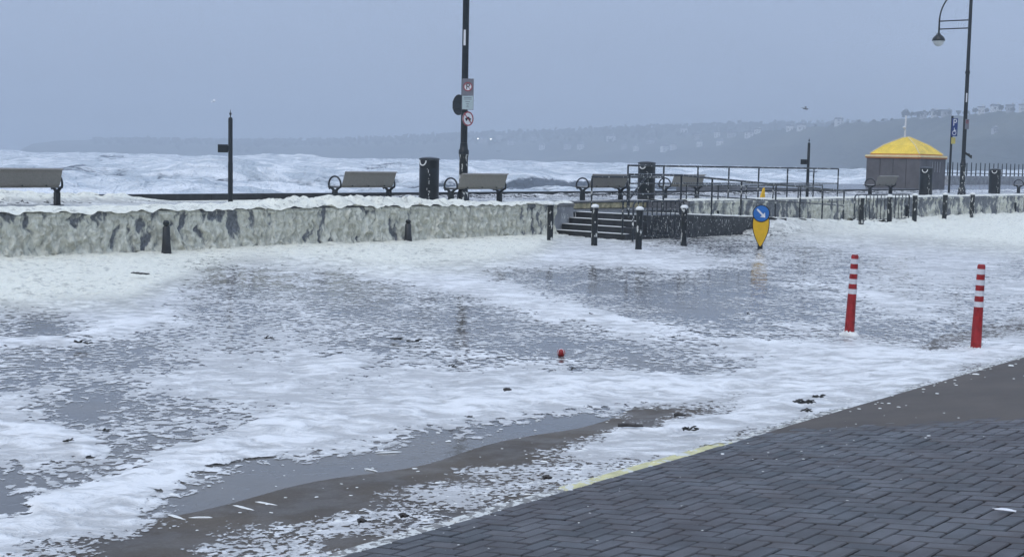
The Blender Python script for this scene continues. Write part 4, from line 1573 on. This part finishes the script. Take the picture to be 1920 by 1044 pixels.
q = [atn(x, -24.62, PZ) for x in (1176, 1243, 1307, 1365, 1421, 1475, 1524, 1570)]
railing('railing', 'tall dark railing along the promenade above the ramp', [q[0], q[-1]], 1.08, q, (0.5,), 0.027)
fr = []
for x, nfr in ((1178, -20.75), (1275, -20.85), (1333, -21.2), (1388, -21.4), (1453, -21.7), (1499, -21.9), (1541, -22.1), (1581, -22.3)):
    a = atn(x, nfr, 0.3)
    s_a, n_a = sn(a)
    fr.append((a[0], a[1], ramp_z(s_a)))
r = railing('railing', 'dark railing stepping down along the outer side of the ramp', fr, 1.05, fr, (0.52,), 0.026)
o0 = Vector(fr[0])
sp = [P(26.85, -20.72, 0.98), P(27.1, -20.72, 1.0), P(27.9, -20.74, fr[0][2] + 1.02)]
MB().tube([tuple(Vector(c) - o0) for c in sp], 0.028, 8).build('stair_handrail', M['rail'], r, smooth=60)
MB().tube([tuple(Vector(P(26.9, -20.72, 0.1)) - o0), tuple(Vector(P(26.9, -20.72, 0.98)) - o0)], 0.025, 8).build('post', M['rail'], r, smooth=60)
q = [P(s_a, -23.12, 0.835) for s_a in (33.1, 34.8, 36.4, 38.0, 39.6, 41.2)]
railing('railing', 'short dark handrail on top of the low wall behind the ramp', [q[0], q[-1]], 0.48, q, (), 0.022)
q0 = [P(s_a, -22.6, LZ) for s_a in (28.4, 29.5)]
railing('railing', 'short dark handrail at the head of the steps', [P(28.2, -22.8, LZ), P(31.5, -22.8, LZ)], 0.95,
        [P(28.2, -22.8, LZ), P(29.8, -22.8, LZ), P(31.5, -22.8, LZ)], (0.5,), 0.024)


def barrier(a, b, hgt, nbars, label, base=0.0):
    a, b = Vector(a), Vector(b)
    r = empty('guard_barrier', a)
    tag(r, label, 'barrier', 'barred guard barriers')
    d = b - a; d.z = 0
    up_ = Vector((0, 0, hgt))
    dn = d.normalized() * 0.08
    MB().tube([(0, 0, -0.1), tuple(up_ - Vector((0, 0, .08))), tuple(up_ + dn), tuple(d + up_ - dn), tuple(d + up_ - Vector((0, 0, .08))), tuple(d - Vector((0, 0, 0.1)))], 0.026, 8).build('frame', M['rail'], r, smooth=60)
    MB().tube([(0, 0, 0.12), tuple(d + Vector((0, 0, 0.12)))], 0.018, 8).build('bottom_rail', M['rail'], r, smooth=60)
    for k in range(nbars):
        c = d * ((k + 1) / (nbars + 1))
        MB().tube([tuple(c + Vector((0, 0, 0.12))), tuple(c + up_)], 0.015, 6).build('bar', M['rail'], r, smooth=60)
    return r


barrier(atn(1186, -20.25, 0), atn(1281, -20.25, 0), 1.0, 10, 'dark barred guard barrier in front of the landing beside the steps')
barrier(atn(1601, -22.4, 0), atn(1703, -22.4, 0), 1.0, 14, 'dark barred guard barrier at the far foot of the ramp')

# ------------------------------------------------------------------ hut with yellow hipped roof
kc = atD(1697, 350, 80.0)
hut = empty('beach_hut', (kc[0], kc[1], PZ - 0.02), ROT)
tag(hut, 'grey beach hut with yellow hipped roof and white pole', 'hut')
SD, WH = 3.30, 1.72
for sgn, ax in ((-1, 0), (1, 0), (-1, 1), (1, 1)):
    for k in range(4):
        off = -SD / 2 + SD / 4 * (k + 0.5)
        c = (sgn * SD / 2, off, WH / 2) if ax == 0 else (off, sgn * SD / 2, WH / 2)
        sz = (0.06, SD / 4 - 0.02, WH) if ax == 0 else (SD / 4 - 0.02, 0.06, WH)
        MB().box(c, sz, 0, 0.006).build('wall_panel', M['hut_grey'], hut)
for a_x, a_y in ((-1, -1), (1, -1), (1, 1), (-1, 1)):
    MB().box((a_x * SD / 2, a_y * SD / 2, WH / 2), (0.09, 0.09, WH + .004)).build('corner_post', M['hut_grey'], hut)
MB().box((0, 0, WH / 2), (SD - .08, SD - .08, WH - .01)).build('core', M['hut_grey'], hut)
MB().box((-0.5, -SD / 2 - 0.06, 0.85), (0.95, 0.03, 0.06)).build('shutter_bar', M['sign_white'], hut)
for k in range(4):
    MB().box((SD / 2 * .15 + k * .33 - .3, -SD / 2 - 0.045, 1.25), (0.05, 0.02, 0.62)).build('salt_streak', M['house_grey'], hut)


def frustum(mb, r0, z0, r1, z1):
    vs_ = [(a * r0, b * r0, z0) for a, b in ((-1, -1), (1, -1), (1, 1), (-1, 1))] + [(a * r1, b * r1, z1) for a, b in ((-1, -1), (1, -1), (1, 1), (-1, 1))]
    return mb.add(vs_, [(3, 2, 1, 0), (4, 5, 6, 7), (0, 1, 5, 4), (1, 2, 6, 5), (2, 3, 7, 6), (3, 0, 4, 7)])


frustum(MB(), SD / 2 + 0.09, WH + .003, SD / 2 + 0.12, WH + 0.09).build('orange_fascia', M['trim_orange'], hut)
frustum(MB(), SD / 2 + 0.13, WH + .092, SD / 2 + 0.10, WH + 0.20).build('cream_fascia', M['trim_cream'], hut)
frustum(MB(), SD / 2 - 0.08, WH + .202, SD / 2 - 0.12, WH + 0.27).build('orange_band', M['trim_orange'], hut)
rf = frustum(MB(), SD / 2 - 0.08, WH + .272, SD * .30, WH + 0.78)
rf = rf.build('roof', M['roof_yellow'], hut)
frustum(MB(), SD * .30, WH + .782, 0.10, WH + 1.28).build('roof_crown', M['roof_yellow'], hut)
for a_x, a_y in ((-1, -1), (1, -1), (1, 1), (-1, 1)):
    e0, e1, e2 = SD / 2 - 0.08, SD * .30, 0.10
    MB().tube([(a_x * e0, a_y * e0, WH + .28), (a_x * e1, a_y * e1, WH + .79), (a_x * e2, a_y * e2, WH + 1.29)], 0.035, 6).build('ridge_cap', M['trim_cream'], hut)
fl = MB().tube([(-.12, .1, WH + 1.1), (-.08, .1, WH + 2.55)], 0.055, 8).build('flag_pole', M['sign_white'], hut, smooth=60)
MB().lathe([(0.01, -.09), (.08, -.04), (.09, 0), (.08, .04), (.01, .09)], (-.26, .1, WH + 1.85), 10).build('pole_lamp', M['sign_white'], fl, smooth=60)

# sea wall with spiked posts beyond the hut
A_, B_ = 96.6, 128.6
w = empty('end_wall', P(A_, -43.9)); tag(w, 'low grey sea wall topped with thin posts at the far right', 'wall')
inv = Matrix.Translation(w.location).inverted()
for k in range(8):
    p_ = sbox(A_ + k * 4 + .01, A_ + k * 4 + 3.99, -44.2, -43.6, 0.7, 1.42, bevel=0.02).build('wall_panel', M['concrete'], w)
    p_.matrix_parent_inverse = inv
fe = empty('post_fence', P(A_, -43.9, 1.4)); tag(fe, 'row of thin grey posts along the far sea wall right of the hut', 'fence')
inv = Matrix.Translation(fe.location).inverted()
k = 0
while A_ + k * 0.85 < B_:
    c = P(A_ + 0.4 + k * 0.85, -43.9)
    o = MB().tube([(c[0], c[1], 1.40), (c[0], c[1], 2.42 + 0.04 * (k % 2))], [0.05, 0.035], 6).build('post', M['metal'], fe)
    o.matrix_parent_inverse = inv
    k += 1
o = MB().tube([P(A_, -43.9, 1.62), P(B_, -43.9, 1.62)], 0.03, 6).build('rail', M['metal'], fe); o.matrix_parent_inverse = inv

# small yellow marker behind the railings
p = atD(1430, 350, 47.0)
r = empty('yellow_marker', (p[0], p[1], PZ), 0.5)
r.scale = (0.6, 0.6, 0.75)
tag(r, 'small yellow tapered marker behind the railings near the sea edge', 'marker')
MB().add([(-.15, -.08, 0), (.15, -.08, 0), (.15, .08, 0), (-.15, .08, 0), (.04, -.05, .46), (.12, -.05, .5), (.12, .05, .5), (.04, .05, .46)],
         [(3, 2, 1, 0), (4, 5, 6, 7), (0, 1, 5, 4), (1, 2, 6, 5), (2, 3, 7, 6), (3, 0, 4, 7)]).build('body', M['yellow_plastic'], r)
MB().box((0, 0, .02), (.42, .28, .05), 0, .01).build('base', M['metal'], r)

# ------------------------------------------------------------------ things washed up
p = atz(1052, 668, 0.0)
r = empty('buoy', (p[0], p[1], 0.035), 0.4)
tag(r, 'small red ball afloat among foam flecks in the middle of the flood', 'ball')
MB().lathe([(0.004, -.042), (.026, -.034), (.04, -.012), (.043, .008), (.034, .03), (.016, .041), (.004, .043)], seg=16).build('shell', M['red'], r, smooth=70)
for a in (0.3, 1.9):
    pts = [(0.0435 * math.cos(t_) * math.cos(a), 0.0435 * math.cos(t_) * math.sin(a), 0.0435 * math.sin(t_)) for t_ in [math.radians(d_) for d_ in range(-10, 191, 20)]]
    MB().tube(pts, 0.0035, 5).build('seam', M['sign_white'], r)


def seaweed(px, py, wpx, label, z=None):
    g_ = random.Random(int(px * 7 + py))
    p = atz(px, py, 0.04 if z is None else z)
    r = empty('seaweed', (p[0], p[1], p[2] - 0.012), g_.uniform(-.3, .3))
    tag(r, label, 'seaweed', 'seaweed washed onto the road')
    L = wpx * 0.85 * p[1] / 2500
    mb = MB()
    for _ in range(9):
        x0 = g_.uniform(-.5, .35) * L
        pts, y0, z0, x_ = [], g_.uniform(-.18, .18) * L, g_.uniform(.0, .014), x0
        for k in range(5):
            pts.append((x_, y0, max(z0, 0.005)))
            x_ += g_.uniform(.04, .13) * L; y0 += g_.uniform(-.1, .1) * L; z0 += g_.uniform(-.009, .010)
        rr_ = g_.uniform(.006, .013) * (L / .3) ** .5
        mb.tube(pts, [rr_ * .5, rr_, rr_ * 1.2, rr_ * .8, rr_ * .3], 5)
    mb.build('fronds', M['seaweed'], r, smooth=60)


for a in ((258, 512, 44, 'flat dark seaweed patch on thick cream foam near the wall, left', 0.12), (155, 641, 40, 'dark seaweed clump on a foam ridge near the left edge', 0.06),
          (505, 633, 22, 'small dark seaweed knot left of centre in the flood', None), (738, 634, 30, 'left half of the long dark seaweed tangle near the centre', None), (772, 638, 34, 'trailing right half of the seaweed tangle near the centre', None),
          (848, 686, 20, 'small upright seaweed knot on white foam at the centre', None), (1072, 692, 10, 'tiny dark seaweed scrap below the red ball', None),
          (1292, 803, 40, 'dark seaweed lying on foam beside the kerb', 0.1), (1512, 752, 60, 'long dark seaweed strand on kerb foam at the right', 0.12), (1535, 742, 34, 'thin seaweed strand above the long one at the right', 0.12),
          (1510, 768, 26, 'small seaweed scrap below the long strand at the right', 0.14), (198, 806, 14, 'small dark scrap on foam, lower left', None), (125, 824, 22, 'thin dark weed strands on the lower-left foam', None),
          (1402, 588, 8, 'tiny weed tuft on the diagonal foam band right of centre', None), (1108, 587, 10, 'tiny dark weed tuft on the diagonal foam band', None)):
    seaweed(*a)
for i, (px_, py_, wpx, z_, lab) in enumerate(((1182, 801, 48, 0.05, 'dark broken stick lying at the edge of the kerbside foam'), (1026, 899, 15, 0.1, 'small dark chip of wood on foam by the kerb'),
                                              (757, 971, 14, 0.1, 'small dark wood chip on foam near the lower kerb, right of two'), (678, 981, 13, 0.1, 'small dark wood chip on foam near the lower kerb, left of two'),
                                              (952, 733, 14, 0.05, 'short dark twig on the white foam band at centre'), (1275, 781, 22, 0.05, 'thin dark twig at the edge of the bare wet road'))):
    p = atz(px_, py_, z_)
    L = wpx * p[1] / 2500
    r = empty('driftwood', p, rnd.uniform(-.2, .2))
    tag(r, lab, 'driftwood', 'bits of driftwood')
    MB().tube([(-L / 2, 0, 0.012), (-L * .1, .01, .016), (L * .2, 0, .014), (L / 2, .02, .01)], [.016, .015, .012, .007], 6).build('stick', M['wood'], r)
    MB().tube([(L * .1, 0, .015), (L * .22, .05 * L, .03)], [.007, .003], 5).build('twig', M['wood'], r)
s_c = atz(1885, 960, 0.5)
for _ in range(8):
    zz_ = float(pave_z(KNX * s_c[0] + KNY * s_c[1])); s_c = atz(1885, 960, zz_)
r = empty('feather', (s_c[0], s_c[1], zz_ + 0.006), -0.45)
tag(r, 'white feather lying on the dark paving at the lower right', 'feather')
vs_ = []
for k in range(7):
    t_ = k / 6; w_ = 0.012 * math.sin(math.pi * (t_ * .85 + .1)) + .002
    vs_ += [(t_ * .09 - .045, -w_, .004 + .004 * math.sin(t_ * 3)), (t_ * .09 - .045, w_, .006 + .004 * math.sin(t_ * 3))]
o = MB().add(vs_, [(2 * k, 2 * k + 2, 2 * k + 3, 2 * k + 1) for k in range(6)]).build('vane', M['bird_white'], r)
o.modifiers.new('thickness', 'SOLIDIFY').thickness = 0.003
MB().tube([(-.055, 0, .006), (.045, 0, .008)], .0018, 5).build('quill', M['bird_white'], r)


def gull(px, py, D, span, rz, bank, body_m, label):
    p = atD(px, py, D)
    r = empty('gull', p, rz)
    r.rotation_euler = (bank, 0.15, rz)
    tag(r, label, 'bird', 'gulls in flight')
    MB().tube([(-.30, 0, .02), (-.18, 0, .0), (0, 0, -.02), (.14, 0, 0), (.22, 0, .03), (.27, 0, .03), (.33, 0, .015)], [.012, .05, .075, .06, .045, .04, .008], 10).build('body', body_m, r, smooth=60)
    for sg in (-1, 1):
        h_ = span / 2
        vs_ = [(.10, 0, .03), (-.08, 0, .03), (.16, sg * h_ * .45, .14), (-.05, sg * h_ * .45, .14), (.02, sg * h_, .05), (-.03, sg * h_ * .97, .05)]
        o = MB().add(vs_, [(0, 1, 3, 2), (2, 3, 5, 4)] if sg < 0 else [(0, 2, 3, 1), (2, 4, 5, 3)]).build('wing', body_m, r)
        o.modifiers.new('thickness', 'SOLIDIFY').thickness = 0.015
    MB().add([(-.26, -.02, .02), (-.26, .02, .02), (-.40, .07, .02), (-.40, -.07, .02), (-.3, 0, .035)], [(0, 1, 4), (1, 2, 4), (2, 3, 4), (3, 0, 4), (3, 2, 1, 0)]).build('tail', body_m, r)


gull(1510, 204, 120, 0.75, 0.3, 0.5, M['bird_grey'], 'small dark gull flying in the grey sky upper right')
gull(401, 190, 150, 1.0, 2.6, -0.5, M['bird_white'], 'pale gull flying in the grey sky at the left')

# loose foam flecks blown over pavement, silt and bare road
mb = MB()
g = random.Random(11)


def fleck(x, y, z, a, b, rot, hgt):
    n = 8
    k = len(mb.v)
    ca, sa_ = math.cos(rot), math.sin(rot)
    js = [g.uniform(.55, 1.25) for _ in range(n)]
    for f_, zz in ((1.0, 0.0), (0.6, hgt)):
        for i in range(n):
            t_ = 2 * math.pi * i / n
            u_, v_ = a * math.cos(t_) * js[i] * f_, b * math.sin(t_) * js[i] * f_
            mb.v.append((x + u_ * ca - v_ * sa_, y + u_ * sa_ + v_ * ca, z + zz))
    for i in range(n):
        j = (i + 1) % n
        mb.f.append((k + i, k + j, k + n + j, k + n + i))
    mb.f.append(tuple(k + n + i for i in range(n)))


def flecks(n, s0, s1, n0, n1, smin, smax, bias=1.0, flat=0.5):
    for _ in range(n):
        s_ = g.uniform(s0, s1); n_ = n0 + (n1 - n0) * g.random() ** bias
        x, y, _z = KP(s_, n_)
        if n_ > KERB + .12: z = float(pave_z(n_)) + 0.003
        elif n_ > KERB: z = 0.155
        else: z = max(float(road_z(np.array(x), np.array(y))), 0.0) + 0.004
        if n_ > KERB + .12 and project(np.array(x), np.array(y), np.array(z))[1] < 830: z += 0.008
        a = g.uniform(smin, smax) * (1 if g.random() < .85 else 1.8)
        fleck(x, y, z, a, a * g.uniform(.3, .8), g.uniform(-.6, .6), a * flat)


flecks(70, 4.4, 9.2, KERB + .13, -2.2, .003, .009, 1.8, .25)
flecks(130, 9.0, 17, KERB + .13, -3.2, .006, .02, 3.2, .25)
flecks(600, 4.0, 13, KERB - .9, KERB + .06, .004, .014, 0.6, .25)
flecks(260, 4.0, 12, -7.6, KERB - .6, .004, .016, 0.9, 0.2)
for x0, y0, x1, y1, k_ in ((420, 942, 490, 960, 14), (465, 937, 530, 950, 12), (310, 962, 350, 975, 10), (350, 970, 415, 970, 12), (680, 877, 715, 885, 7), (690, 850, 760, 846, 8)):
    p, q_ = atz(x0, y0, 0.004), atz(x1, y1, 0.004)
    L_s = math.hypot(q_[0] - p[0], q_[1] - p[1])
    fleck((p[0] + q_[0]) / 2, (p[1] + q_[1]) / 2, 0.004, L_s / 2.4, 0.010, math.atan2(q_[1] - p[1], q_[0] - p[0]), 0.006)
o = mb.build('foam_flecks', M['white'], None, smooth=60)
tag(o, 'scattered blown foam flecks on the kerb, silt and bare wet road', 'foam', kind='stuff')

# ------------------------------------------------------------------ sea haze
t = NT('sea_haze')
vol = t.node('ShaderNodeVolumePrincipled')
vol.inputs['Color'].default_value = (0.66, 0.72, 0.78, 1)
vol.inputs['Density'].default_value = 0.00095
vol.inputs['Anisotropy'].default_value = 0.0
t.l.new(vol.outputs[0], t.out.inputs['Volume'])
hz = MB().box((0, 1700, 34), (6400, 4200, 78)).build('haze', t.m)
tag(hz, 'pale blue-grey storm haze over the bay', 'haze', kind='stuff')
